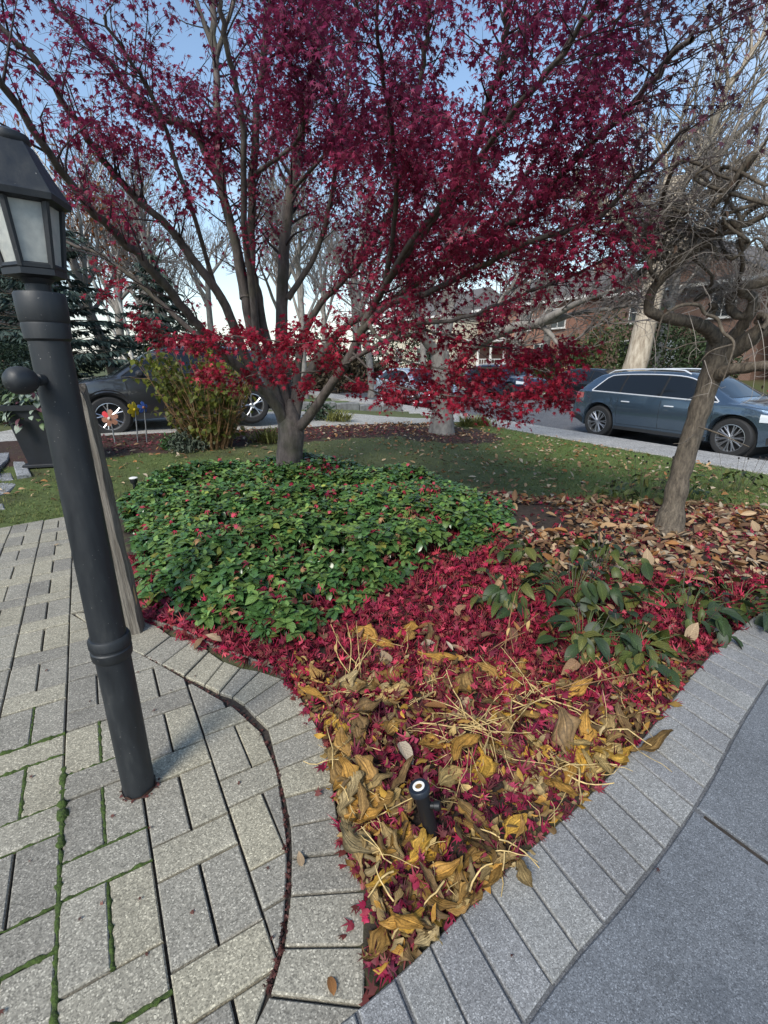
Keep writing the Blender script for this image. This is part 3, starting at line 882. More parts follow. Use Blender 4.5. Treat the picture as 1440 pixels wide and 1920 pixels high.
# weathered timber post behind it
def timber():
    r = empty('timber_post', (-1.452, 2.415, 0)); tag(r, 'weathered grey timber post close behind the lamp post', 'post')
    r.rotation_euler = (0, math.radians(-2.6), math.radians(14)); r.location.x -= 0.012
    V = []; F = []; n = 12; zs = np.linspace(-0.02, 1.36, 26)
    base = [(-.07, -.045), (-.02, -.052), (.03, -.05), (.055, -.046), (.062, -.03), (.064, 0), (.062, .03), (.055, .046), (.02, .05), (-.03, .05), (-.066, .045), (-.072, 0)]
    for k, z in enumerate(zs):
        for i, (x, y) in enumerate(base):
            j = 0.0035 * math.sin(7 * z + i * 2.1) + 0.0025 * math.sin(23 * z + i) + R.uniform(-.0015, .0015)
            top = max(0, (z - 1.24) / 0.12); sh = 1 - 0.14 * top * (1 if i < 7 else 0.3)
            V.append(((x + j) * sh, (y + j * .5) * sh, z + (0.03 * math.sin(i * 1.3) if k == len(zs) - 1 else 0)))
    for k in range(len(zs) - 1):
        for i in range(n):
            j = (i + 1) % n; F.append((k * n + i, k * n + j, k * n + n + j, k * n + n + i))
    F.append(tuple(range((len(zs) - 1) * n, len(zs) * n)))
    MB().add(V, F).build('shaft', M_WOOD, r, 35)
    MB().add([(0.064, -0.03, 0.17), (0.0655, -0.006, 0.19), (0.0655, -0.010, 0.30), (0.064, -0.026, 0.26)], [(0, 1, 2, 3)]).build('fresh_chip', M_WOODFRESH, r)
timber()
# timber edging board along the bed's corner
eb = empty('edging_board', (0, 0, 0)); tag(eb, 'thin brown edging board between the shrub bed and the border pavers', 'edging')
for a, b in zip(BED_EDGE[3:7], BED_EDGE[4:8]):
    a = Vector(a); b = Vector(b); c = (a + b) / 2; d = b - a
    MB().box(c.x + 0.012, c.y + 0.016, -0.005, d.length + 0.012, 0.012, 0.05, math.atan2(d.y, d.x), 0.003).build('board', M_WOOD, eb)

# black irrigation riser in the bed
def riser():
    b = Vector((0.165, 1.150, 0)); t = AT(785, 1474, 1.165); d = (t - b)
    r = empty('garden_riser', b); tag(r, 'short black garden pipe with a white ringed cap among the wilted leaves', 'garden pipe')
    L = d.length
    q = d.to_track_quat('Z', 'Y').to_euler(); r.rotation_euler = q
    MB().lathe([(0.0235, -0.04), (0.0235, 0.08), (0.0245, L - 0.04), (0.026, L - 0.02)], 22).build('pipe', M_BLACKPLASTIC, r, 40)
    MB().lathe([(0.026, L - 0.024), (0.0335, L - 0.020), (0.034, L - 0.004), (0.031, L), (0.019, L), (0.018, L - 0.004)], 26).build('cap', m_plain('black blue cap', (0.012, 0.017, 0.026), 0.4), r, 40)
    MB().lathe([(0.0195, L - 0.004), (0.0195, L + 0.001), (0.0185, L + 0.002), (0.012, L + 0.002), (0.0115, L - 0.002)], 26).build('white_ring', M_WHITE, r, 40)
    br = MB().lathe([(0.0115, L - 0.003), (0.0105, L - 0.0005), (0.007, L - 0.0005), (0.0065, L + 0.001), (0.002, L + 0.001)], 20).build('brass_nozzle', M_BRASS, r, 40)
    k = MB().lathe([(0.011, 0.015), (0.011, 0.034), (0.015, 0.036), (0.015, 0.052), (0.012, 0.054)], 18).build('side_knob', M_BLACKPLASTIC, r, 40, (0, 0.0, L * 0.66))
    ld = q.to_matrix().inverted() @ Vector((1.0, -0.25, 0.0)); ld.z = 0
    k.rotation_euler = ld.to_track_quat('Z', 'Y').to_euler()
riser()
# small path light at the far corner of the ground cover
p = AT(250, 897, 5.15)
r = empty('path_light', (p.x, p.y, 0)); tag(r, 'small black path light with a pale top at the far corner of the shrub bed', 'path light')
MB().lathe([(0.02, -0.02), (0.02, p.z - 0.06), (0.036, p.z - 0.05), (0.042, p.z - 0.004), (0.042, p.z)], 16).build('stake', M_BLACKPLASTIC, r, 40)
MB().lathe([(0.043, p.z), (0.045, p.z + 0.008), (0.03, p.z + 0.014)], 16).build('lens', M_WHITE, r, 40)

# planter
def planter():
    X, Y = -4.72, 6.62; z0 = ground_z(X, Y) + 0.005
    r = empty('planter', (X, Y, z0), math.radians(16)); r.scale = (1.12, 1.12, 1.24); tag(r, 'tall black tapered planter with pale leafy plants on the flagstones', 'planter')
    M_PL = m_plain('black planter', (0.010, 0.012, 0.016), 0.6, noise=0.3, nscale=6)
    def sq(a): return [(-a, -a), (a, -a), (a, a), (-a, a)]
    V = []; lv = [(0.175, 0.035), (0.27, 0.62), (0.30, 0.625), (0.305, 0.68), (0.27, 0.68), (0.265, 0.62)]
    for a, z in lv: V += [(x, y, z) for x, y in sq(a)]
    F = [(3, 2, 1, 0)] + [(k * 4 + i, k * 4 + (i + 1) % 4, k * 4 + 4 + (i + 1) % 4, k * 4 + 4 + i) for k in range(5) for i in range(4)] + [(20, 21, 22, 23)]
    MB().add(V, F).build('pot', M_PL, r)
    MB().box(0, 0, 0.018, 0.46, 0.46, 0.036, 0, 0.006).build('plinth', M_PL, r)
    for sx in (-1, 1):
        MB().box(0, 0, 0, 0.02, 0.36, 0.02, 0, 0.003).build('rim_moulding', M_PL, r, None, (sx * 0.30, 0, 0.60))
    # planting: variegated trailing leaves
    n = 190; rs = np.random.RandomState(5)
    a = rs.uniform(0, 2 * math.pi, n); d = 0.34 * np.sqrt(rs.uniform(0, 1, n)); P = np.stack([d * np.cos(a), d * np.sin(a), 0.70 + rs.uniform(-.02, .22, n) * (1.1 - d / .4)], 1)
    out = d > 0.27; P[out, 2] = 0.66 - rs.uniform(0, 0.18, out.sum())
    C = np.where(rs.rand(n, 1) < 0.5, np.array([[0.30, 0.36, 0.28]]), np.array([[0.10, 0.15, 0.06]])) * rs.uniform(.6, 1.2, (n, 1))
    pr = rs.rand(n) < 0.16; C[pr] = (0.10, 0.04, 0.05)
    scatter('plants', [t_oval(0.75, 4, 0.1, 0.3, seed=3), t_oval(0.6, 4, 0.15, 0.4, seed=4)], P, rotmats(n, rs, rs.uniform(-.3, .9, n), a + rs.uniform(-.5, .5, n), rs.uniform(-.4, .4, n)), rs.uniform(.07, .13, n), C, M_PERLEAF, r)
    tb = Tubes()
    for k in range(14):
        an = R.uniform(0, 6.28); x, y = 0.1 * math.cos(an), 0.1 * math.sin(an)
        tb.add([(x, y, .64), (x * 1.8, y * 1.8, .78), (x * 2.6, y * 2.6, .82 + R.uniform(0, .1))], [.006, .004, .002], 4)
    tb.build('plant_stems', M_GREENSTEM, r)
planter()

# painted metal garden flowers on stakes
def metal_flower(px, py, bx, by, Y, rad, petals, pcol, bcol, label, yaw, edge=0.0, red=None):
    c = AT(px, py, Y); b = AT(bx, by, Y); b.z = ground_z(b.x, Y)
    r = empty('garden_flower', (b.x, b.y, b.z)); tag(r, label, 'ornament', 'metal flower ornaments by the driveway')
    o = c - Vector((b.x, b.y, b.z))
    MB().tube([(0, 0, -0.05), tuple(o * 0.55 + Vector((0, 0.02, 0))), (o.x, o.y + 0.02, o.z)], 0.011, 8).build('stake', M_STEEL, r, 50)
    h = MB().lathe([(0.002, -0.03), (0.02, -0.026), (0.024, 0.0), (0.02, 0.012)], 14, axis='y').build('hub', m_plain('hub ' + label[:8], bcol, 0.4), r, 50, tuple(o), (0, 0, yaw))
    pm = m_plain('painted ' + label[:12], pcol, 0.55, noise=0.2, nscale=30)
    for k in range(petals):
        a = 2 * math.pi * k / petals + 0.3
        V = []
        for yy in (0.0, 0.006):
            V.append((math.cos(a) * .015, yy, math.sin(a) * .015))
            for i in range(9):
                t = i / 8 * math.pi * 2
                lx = rad * (0.56 + 0.44 * math.cos(t)); lz = rad * 0.40 * math.sin(t) * (0.75 + 0.25 * math.cos(t))
                V.append((lx * math.cos(a) - lz * math.sin(a), yy + 0.02 * (lx / rad) ** 2, lx * math.sin(a) + lz * math.cos(a)))
        F = [tuple(range(1, 10)), tuple(range(19, 10, -1))] + [(1 + i, 11 + i, 11 + (i + 1) % 9, 1 + (i + 1) % 9) for i in range(9)]
        MB().add(V, F).build('petal', (red if red and k == 2 else pm), r, None, tuple(o), (0, 0, yaw))
M_REDP = m_plain('red petal paint', (0.5, 0.02, 0.03), 0.5)
metal_flower(205, 784, 215, 826, 8.0, 0.145, 6, (0.26, 0.125, 0.08), (0.6, 0.58, 0.55), 'faded orange metal flower with one red petal on a grey stake', 0.05, red=M_REDP)
metal_flower(252, 768, 257, 822, 8.15, 0.13, 6, (0.55, 0.42, 0.02), (0.5, 0.36, 0.02), 'yellow metal flower turned edgewise on a grey stake', math.radians(72))
metal_flower(269, 764, 274, 822, 8.2, 0.10, 5, (0.05, 0.12, 0.42), (0.25, 0.12, 0.07), 'blue metal flower on a grey stake beside the yellow one', math.radians(64))

# ------------------------------------------------------------------ cars
def interp(pts, x):
    if x <= pts[0][0]: return pts[0][1]
    for (a, za), (b, zb) in zip(pts, pts[1:]):
        if x <= b: return za + (zb - za) * (x - a) / (b - a)
    return pts[-1][1]
def make_car(label, loc, yaw, paint, P, detail=True, rim=M_RIM, spokes=10, clad=False, group=None, name='parked_car', trim=True, zrot=0):
    r = empty(name, loc, yaw); tag(r, label, 'car', group or 'cars parked by the garden')
    top = P['top']; belt0, belt1 = P['belt']; HW = P['hw']; WR = P['wr']; xr, xf = P['wheels']; TR = P['tyre']; AR = TR + 0.055
    x0, x1 = top[0][0], top[-1][0]
    # smooth the roofline a little
    tp = catmull([(a, 0, b) for a, b in top], 6); tpl = [(p[0], p[2]) for p in tp]
    for i in range(1, len(tpl)):
        if tpl[i][0] <= tpl[i - 1][0]: tpl[i] = (tpl[i - 1][0] + 1e-4, tpl[i][1])
    zt = lambda x: interp(tpl, x)
    belt = lambda x: belt0 + (belt1 - belt0) * (x - x0) / (x1 - x0)
    def zb(x):
        z = P['clear'] + 0.10 * ss((x - (x1 - 0.55)) / 0.5) + 0.12 * ss(((x0 + 0.5) - x) / 0.45)
        for w in (xr, xf):
            d = abs(x - w)
            if d < AR: z = max(z, TR + math.sqrt(AR * AR - d * d) * 0.98)
        return z
    def wid(x):
        k = ss((x - (x1 - 1.0)) / 1.0); k2 = ss(((x0 + 0.8) - x) / 0.8)
        return HW * (1 - 0.20 * k ** 1.6 - 0.13 * k2 ** 1.6)
    def ring(x):
        b = zb(x); t = zt(x); w = wid(x); bl = min(belt(x), t - 0.05); b = min(b, bl - 0.04)
        k = max(0.0, min(1.0, (t - belt(x)) / 0.42))
        wr = (w - 0.05) + (WR - (w - 0.05)) * k
        pts = [(0, b), (w * 0.80, b), (w * 0.955, b + 0.012)]
        for q in (0.15, 0.35, 0.55, 0.72, 0.84, 0.92):
            z = b + (bl - b) * q
            cv = 1 - 0.045 * ((z - 0.66) / 0.45) ** 2 - (0.028 if z < 0.42 else 0)
            if P.get('crease') and abs(z - P['crease']) < 0.045: cv += 0.010
            pts.append((w * cv, z))
        pts.append((w * 0.972, bl)); pts.append((w * 0.955 if k > 0 else w * .95, bl + 0.012))
        ctop = t - 0.055
        for q in (0.2, 0.4, 0.6, 0.8, 1.0):
            z = bl + 0.012 + (ctop - bl - 0.012) * q
            pts.append((w * 0.955 + (wr - w * 0.955) * (q ** 1.12), max(z, bl + 0.012 + 0.001 * q)))
        for q, dz in ((0.93, -0.026), (0.80, -0.012), (0.5, -0.004), (0.0, 0.0)):
            pts.append((wr * q, t + dz))
        return pts
    def side(x, z):
        pts = ring(x)[2:]
        for (ya, za), (yb, zb_) in zip(pts, pts[1:]):
            if za <= z <= zb_ and zb_ > za: return ya + (yb - ya) * (z - za) / (zb_ - za)
        return pts[0][0] if z < pts[0][1] else pts[-4][0]
    xs = set(np.linspace(x0, x1, 64 if detail else 40).tolist())
    for w in (xr, xf):
        for k in range(15 if detail else 9):
            a = math.pi * k / (14 if detail else 8); xs.add(w + AR * math.cos(a))
        xs.add(w - AR - 0.004); xs.add(w + AR + 0.004)
    xs = sorted(x for x in xs if x0 <= x <= x1)
    xs = [x for i, x in enumerate(xs) if i == 0 or x - xs[i - 1] > 0.002]
    V = []; F = []; n = len(ring(0.0)); m = 2 * n - 2
    for x in xs:
        rg = ring(x)
        full = rg + [(-y, z) for y, z in rg[-2:0:-1]]
        V += [(x, y, z) for y, z in full]
    for i in range(len(xs) - 1):
        for k in range(m):
            j = (k + 1) % m; F.append((i * m + k, i * m + j, (i + 1) * m + j, (i + 1) * m + k))
    F.append(tuple(range(m))); F.append(tuple(range((len(xs) - 1) * m + m - 1, (len(xs) - 1) * m - 1, -1)))
    body = MB().add(V, F).build('body', paint, r, 38)
    def patch(name, xa, xb, lo, hi, mat, off=0.005, nx=10, nz=4, both=True, parent=r):
        for sy in ((1, -1) if both else (-1,)):
            V = []; F = []
            for i in range(nx + 1):
                x = xa + (xb - xa) * i / nx; l = lo(x) if callable(lo) else lo; h = hi(x) if callable(hi) else hi; h = max(h, l + 0.001)
                for k in range(nz + 1):
                    z = l + (h - l) * k / nz; V.append((x, sy * (side(x, z) + off), z))
            for i in range(nx):
                for k in range(nz):
                    a = i * (nz + 1) + k; F.append((a, a + nz + 1, a + nz + 2, a + 1))
            MB().add(V, F).build(name, mat, parent, 60)
    def strip(name, pts, w, mat, off=0.008, both=True, parent=r):
        for sy in ((1, -1) if both else (-1,)):
            q = [(x, sy * (side(x, z) + off * 0.4), z) for x, z in pts]
            MB().tube(q, w / 2, 5).build(name, mat, parent, 60)
    # side windows
    wx = P['win']            # rear tip, C/B pillars, front tip
    lo = lambda x: belt(x) + 0.028
    def hi(x):
        h = zt(x) - 0.088
        a = wx[0]; b = wx[-1]
        if x < a + 0.30: h = min(h, lo(x) + 0.004 + (x - a) / 0.30 * P['wh'] * 0.86)
        if x > b - 0.62: h = min(h, lo(x) + 0.004 + (b - x) / 0.62 * P['wh'] * 0.98)
        return h
    patch('window_surround', wx[0], wx[-1], lo, hi, M_SEAM, 0.004, 30, 4)
    for a, b in zip(wx, wx[1:]):
        patch('side_window', a + (0.02 if a == wx[0] else 0.022), b - 0.022, lambda x: lo(x) + 0.006, lambda x: hi(x) - 0.012, M_GLASS, 0.009, 12, 4)
    if trim:
        xx = np.linspace(wx[0], wx[-1], 26)
        strip('window_trim', [(x, lo(x) - 0.006) for x in xx] + [(x, hi(x) + 0.006) for x in xx[::-1]] + [(xx[0], lo(xx[0]) - 0.006)], 0.026, P.get('trimmat', M_CHROME), 0.014)
    # windscreens and roof glass
    def topglass(name, xa, xb, frac=0.90, mat=M_GLASS, n=8):
        V = []; F = []
        for i in range(n + 1):
            x = xa + (xb - xa) * i / n; rg = ring(x); wr = rg[-4][0]; t = rg[-1][1]
            for k in range(9):
                y = (-1 + k / 4) * wr * frac
                f = abs(y) / max(wr, 1e-3); z = t - 0.004 * (f / .5) if f < .5 else t - .004 - .008 * (f - .5) / .3 if f < .8 else t - .012 - .014 * (f - .8) / .13
                V.append((x, y, z + 0.008))
        for i in range(n):
            for k in range(8):
                a = i * 9 + k; F.append((a, a + 9, a + 10, a + 1))
        MB().add(V, F).build(name, mat, r, 60)
    topglass('windscreen', *P['screen']); topglass('rear_window', *P['rear'])
    if P.get('sunroof'): topglass('sunroof', *P['sunroof'], 0.8)
    # doors: seams and handles
    ws = xr + AR + 0.05
    for xd in P['doors']:
        strip('door_seam', [(xd, z) for z in np.linspace(P['clear'] + 0.14, belt(xd) + 0.01, 8)], 0.008, M_SEAM, 0.0)
    strip('sill_seam', [(x, P['clear'] + 0.14) for x in np.linspace(P['doors'][0], P['doors'][-1], 12)], 0.008, M_SEAM, 0.0)
    for xh in P['handles']:
        for sy in (1, -1):
            z = belt(xh) - 0.145; MB().box(xh, sy * (side(xh, z) + 0.014), z, 0.20, 0.022, 0.028, 0, 0.008).build('door_handle', P.get('handlemat', M_CHROME) if trim else paint, r, 40)
    # sills and arches
    patch('sill_trim', xr + AR + 0.02, xf - AR - 0.02, P['clear'] + 0.015, P['clear'] + (0.13 if clad else 0.085), M_CLAD if clad else P.get('sillmat', M_CLAD), 0.010, 10, 2)
    if clad:
        for w in (xr, xf):
            for sy in (1, -1):
                V = []; F = []
                for k in range(21):
                    a = math.pi * (k / 20) * 1.06 - 0.09
                    for rr in (AR - 0.01, AR + 0.075):
                        x = w + rr * math.cos(a); z = TR + rr * math.sin(a); xx_ = min(max(x, x0 + .02), x1 - .02)
                        V.append((x, sy * (side(xx_, max(z, 0.3)) + 0.014), z))
                for k in range(20): F.append((2 * k, 2 * k + 1, 2 * k + 3, 2 * k + 2))
                MB().add(V, F).build('wheel_arch_trim', M_CLAD, r, 50)
    # lamps
    patch('tail_lamp', x0 + 0.04, x0 + 0.34, lambda x: P['tail'][0] + 0.10 * (x - x0), lambda x: P['tail'][1] - 0.02 * (x - x0), M_TAIL, 0.008, 6, 3)
    patch('head_lamp', x1 - 0.50, x1 - 0.10, lambda x: P['head'][0], lambda x: min(zt(x) - 0.05, P['head'][1] - 0.10 * (x - x1 + 0.5)), M_HEAD, 0.008, 6, 3)
    # bumpers: dark lower valances
    for xa, xb in ((x0 + 0.01, x0 + 0.36), (x1 - 0.36, x1 - 0.01)):
        patch('bumper_trim', xa, xb, lambda x: zb(x) + 0.03, lambda x: zb(x) + 0.16, M_CLAD, 0.006, 6, 2)
    g = MB(); g.box(x1 - 0.012, 0, P['head'][0] - 0.12, 0.06, HW * 1.0, 0.22, 0, 0.02); g.build('grille', M_CLAD, r)
    MB().box(x0 + 0.0, 0, P['head'][0] + 0.02, 0.03, 0.5, 0.14, 0, 0.01).build('number_plate', M_WHITE, r)
    # mirrors
    mxx = P['mirror']
    for sy in (1, -1):
        y = side(mxx, belt(mxx) + 0.02); V = []
        prof = [(0.02, 0.6), (0.07, 0.95), (0.13, 1.0), (0.19, 0.85), (0.22, 0.45)]
        mb = MB(); n = 10; VV = []; FF = []
        for d, s_ in prof:
            for k in range(n):
                a = 2 * math.pi * k / n; VV.append((mxx + 0.075 * s_ * math.cos(a) + 0.02 * d, sy * (y + d), belt(mxx) + 0.075 + 0.068 * s_ * math.sin(a)))
        for q in range(len(prof) - 1):
            for k in range(n):
                j = (k + 1) % n; FF.append((q * n + k, q * n + j, q * n + n + j, q * n + n + k))
        FF += [tuple(range(n)), tuple(range((len(prof) - 1) * n, len(prof) * n))]
        mb.add(VV, FF).build('mirror', P.get('mirmat', paint), r, 45)
    if P.get('rails'):
        for sy in (1, -1):
            xx = np.linspace(P['rails'][0], P['rails'][1], 14)
            MB().tube([(x, sy * (ring(x)[-4][0] + 0.005), zt(x) + (0.028 if 0 < i < 13 else -0.02)) for i, x in enumerate(xx)], 0.015, 6).build('roof_rail', M_CHROME, r, 50)
        MB().add([(P['rails'][0] - .1, -.012, zt(P['rails'][0] - .1)), (P['rails'][0] - .1, .012, zt(P['rails'][0] - .1)), (P['rails'][0] + .12, 0, zt(P['rails'][0] + .12)), (P['rails'][0] - .06, 0, zt(P['rails'][0]) + .07)],
                 [(0, 1, 2), (0, 2, 3), (2, 1, 3), (1, 0, 3)]).build('roof_aerial', M_CLAD, r)
    # dark wheel wells
    for w in (xr, xf):
        MB().lathe([(AR - 0.012, -HW * 0.86), (AR - 0.012, HW * 0.86)], 20, (w, 0, TR), True, 'y').build('wheel_well', M_RIMDARK, r)
    # wheels
    RR = TR * 0.70
    for w in (xr, xf):
        for sy in (1, -1):
            wy = sy * (wid(w) * 0.985 - 0.115)
            wh = MB().lathe([(RR * 0.98, -0.105), (RR * 1.06, -0.112), (TR * 0.93, -0.108), (TR * 0.985, -0.085), (TR, -0.05), (TR, 0.05), (TR * 0.985, 0.085), (TR * 0.93, 0.108), (RR * 1.06, 0.112), (RR * 0.98, 0.105)], 40, (w, wy, TR), False, 'y').build('tyre', M_TYRE, r, 40)
            MB().lathe([(RR * 1.0, 0.106), (RR * 0.95, 0.108), (RR * 0.92, 0.085), (RR * 0.90, -0.02)], 36, (w, wy, TR) if sy > 0 else (w, wy, TR), False, 'y').build('rim', rim, wh, 40)
            if sy < 0:
                MB().lathe([(RR * 1.0, -0.106), (RR * 0.95, -0.108), (RR * 0.92, -0.085), (RR * 0.90, 0.02)], 36, (w, wy, TR), False, 'y').build('rim', rim, wh, 40)
            MB().lathe([(RR * 0.91, -0.012), (RR * 0.91, 0.012)], 24, (w, wy + sy * 0.02, TR), True, 'y').build('brake_backing', M_RIMDARK, wh)
            sm_ = MB()
            yo = wy + sy * 0.085
            for k in range(spokes):
                a = 2 * math.pi * k / spokes + 0.13
                for da in ((-0.11, 0.11) if spokes <= 6 else (-0.035, 0.105) if k % 2 else (-0.105, 0.035)):
                    ca, sa = math.cos(a), math.sin(a); cb_, sb = math.cos(a + da * 1.6), math.sin(a + da * 1.6)
                    sm_.tube([(w + 0.12 * RR * ca, yo, TR + 0.12 * RR * sa), (w + 0.55 * RR * math.cos(a + da * .7), yo + sy * 0.006, TR + 0.55 * RR * math.sin(a + da * .7)), (w + 0.94 * RR * cb_, yo + sy * 0.012, TR + 0.94 * RR * sb)], [0.020, 0.012, 0.012], 4)
            sm_.lathe([(0.055, -0.012), (0.06, 0.0), (0.045, 0.012)], 14, (w, yo, TR), True, 'y')
            sm_.build('spokes', rim, wh, 30)
    return r
SUV = dict(top=[(-2.30, 0.58), (-2.285, 0.80), (-2.24, 0.98), (-2.12, 1.13), (-1.80, 1.40), (-1.55, 1.475), (-1.0, 1.53), (-0.2, 1.545), (0.35, 1.51), (0.66, 1.40), (1.02, 1.20), (1.36, 1.045), (1.6, 1.01), (2.05, 0.935), (2.28, 0.82), (2.36, 0.62)],
           belt=(1.06, 0.945), hw=0.925, wr=0.60, wheels=(-1.46, 1.46), tyre=0.368, clear=0.24, win=[-1.72, -0.98, -0.02, 1.12], wh=0.42, screen=(0.42, 1.26), rear=(-2.12, -1.76), sunroof=(-1.2, 0.2),
           doors=[-0.98, 0.02, 1.08], handles=[-0.78, 0.22], tail=(0.86, 1.02), head=(0.70, 0.84), mirror=0.80, rails=(-1.55, 0.35), crease=0.80)
CROSS = dict(SUV, top=[(-2.25, 0.58), (-2.235, 0.80), (-2.2, 1.0), (-2.05, 1.16), (-1.75, 1.43), (-1.5, 1.53), (-0.9, 1.60), (-0.1, 1.61), (0.25, 1.565), (0.55, 1.45), (0.95, 1.22), (1.22, 1.085), (1.5, 1.055), (2.0, 0.985), (2.24, 0.87), (2.32, 0.62)],
             belt=(1.12, 1.0), wheels=(-1.36, 1.36), tyre=0.362, clear=0.25, win=[-1.66, -0.92, 0.0, 1.05], screen=(0.3, 1.14), doors=[-0.92, 0.06, 1.0], mirror=0.74, handlemat=M_CLAD, rails=None, sunroof=None, trimmat=M_CLAD, mirmat=M_CLAD)
HATCH = dict(SUV, top=[(-2.15, 0.55), (-2.13, 0.78), (-2.05, 0.95), (-1.8, 1.16), (-1.5, 1.34), (-1.0, 1.43), (-0.3, 1.455), (0.25, 1.42), (0.6, 1.27), (1.0, 1.05), (1.25, 0.945), (1.6, 0.90), (2.05, 0.80), (2.2, 0.68), (2.25, 0.55)],
             belt=(0.98, 0.87), hw=0.88, wheels=(-1.32, 1.34), tyre=0.32, clear=0.18, win=[-1.6, -0.85, 0.0, 1.02], wh=0.37, screen=(0.3, 1.18), rear=(-2.0, -1.52), doors=[-0.85, 0.05, 1.0], tail=(0.72, 0.88), head=(0.58, 0.72), rails=None, sunroof=None, mirror=0.74)
# heading: car's +x; street cars run along SD
def street_car(n_near, s, face, **k):
    """n_near: the near wheels' line; face +1 = nose towards +SD"""
    nn = n_near + 0.80; x, y = sp(nn, s)
    return (x, y, -0.262), math.atan2(SD[1] * face, SD[0] * face)
PAINT_A = m_paint('blue grey metallic paint', (0.082, 0.125, 0.175), 0.7, 0.24)
# near-side wheel centre along the street for the blue grey SUV
wr_ = G(1118, 813, -0.20); wf_ = G(1372, 852, -0.20)
s_mid = ((wr_.x + wf_.x) * SD[0] + (wr_.y + wf_.y) * SD[1]) / 2
n_near = (street_n(wr_.x, wr_.y) + street_n(wf_.x, wf_.y)) / 2
loc, yaw = street_car(n_near, s_mid + 0.0, 1)
make_car('blue grey metallic SUV with multi spoke wheels parked at the near kerb', loc, yaw, PAINT_A, SUV)
M_RIM2 = m_plain('machined two tone wheel', (0.55, 0.56, 0.58), 0.28, metal=0.9)
fw = AT(205, 768, 9.15); dirm = Vector((-0.85, -0.53, 0)).normalized()
side_off = Vector((-dirm.y, dirm.x, 0))
cx = Vector((fw.x, fw.y, 0)) - dirm * 1.36
away = Vector((-0.53, 0.85, 0)).normalized() * 0.80
zc = ground_z(cx.x + away.x, cx.y + away.y)
mz = make_car('dark grey crossover with black arches and star wheels on the driveway', (cx.x + away.x, cx.y + away.y, zc), math.atan2(dirm.y, dirm.x), m_paint('dark grey metallic paint', (0.055, 0.058, 0.065), 0.65, 0.30), CROSS, rim=M_RIM2, spokes=5, clad=True)
mz.rotation_euler = (0, math.radians(1.6), math.atan2(dirm.y, dirm.x))
loc, yaw = street_car(10.0, -17.4, 1)
make_car('pale silver blue hatchback seen through the red maple leaves', loc, yaw, m_paint('pale silver blue paint', (0.42, 0.50, 0.60), 0.5, 0.25), HATCH, detail=False, rim=M_RIM)
c1 = G(968, 742, -0.25)
loc, yaw = street_car(16.3, c1.x * SD[0] + c1.y * SD[1] - 0.2, 1)
make_car('dark navy SUV parked across the street behind maple leaves', loc, yaw, m_paint('navy paint', (0.018, 0.030, 0.060), 0.4, 0.25), SUV, detail=False, rim=M_RIMDARK, trim=False)
loc, yaw = street_car(16.4, c1.x * SD[0] + c1.y * SD[1] + 5.6, 1)
make_car('black sedan parked across the street ahead of the navy SUV', loc, yaw, m_paint('black paint', (0.012, 0.013, 0.015), 0.3, 0.2), HATCH, detail=False, rim=M_RIM, trim=False)
loc, yaw = street_car(17.0, -5.2, 1)
make_car('black SUV across the street at the right edge beyond the gnarled tree', loc, yaw, m_paint('black car paint', (0.010, 0.011, 0.014), 0.3, 0.2), CROSS, detail=False, rim=M_RIMDARK, trim=False)

# ------------------------------------------------------------------ the red maple
def rnd_perp(d, rs):
    v = rs.normal(size=3); v -= d * v.dot(d); return v / max(np.linalg.norm(v), 1e-6)
def branch_path(p, d, L, rs, n=4, wob=0.12, up=0.0, droop=0.0):
    P = [p.copy()]; d = d / np.linalg.norm(d)
    for i in range(n):
        d = d + rs.normal(size=3) * wob + np.array([0, 0, up - droop * (i / n)])
        d /= np.linalg.norm(d); P.append(P[-1] + d * L / n)
    return np.array(P)
def maple_density(px, py, p):
    """how leafy the crown is towards this part of it (0..1)"""
    d = 0.72
    def blob(cx, cy, rx, ry): return math.exp(-(((px - cx) / rx) ** 2 + ((py - cy) / ry) ** 2))
    d -= 0.42 * blob(250, 60, 190, 130) + 0.35 * blob(60, 150, 110, 190) + 0.55 * blob(425, 60, 55, 190)
    d -= 0.55 * blob(330, 480, 90, 90) + 0.55 * blob(560, 460, 60, 110) + 0.5 * blob(210, 330, 60, 60) + 0.35 * blob(480, 400, 60, 120)
    d -= 0.55 * blob(1340, 160, 150, 220) + 0.65 * blob(1300, 420, 110, 130)
    d -= 0.30 * blob(1000, 150, 60, 120) + 0.28 * blob(940, 300, 50, 60)
    d += 0.22 * blob(820, 330, 170, 150) + 0.16 * blob(880, 280, 300, 230) - 0.22 * blob(620, 120, 130, 130)
    # lower limit of the crown
    lim = 330 + (px / 400.0) * 280 if px < 400 else 640
    if px < 400: lim -= 50 * ss((400 - px) / 150)
    if px > 640: lim = 640
    if px > 850: lim = 600
    if px > 1060: lim = 600 - (px - 1060) * 0.55
    if px > 620 and py > 520: d *= 0.62
    if px < 430 and py > 400: d *= 0.55
    if py > lim: d *= max(0, 1 - (py - lim) / 40)
    if px > 1240 and py > 330: d *= 0.15
    return max(0.0, min(1.0, d))
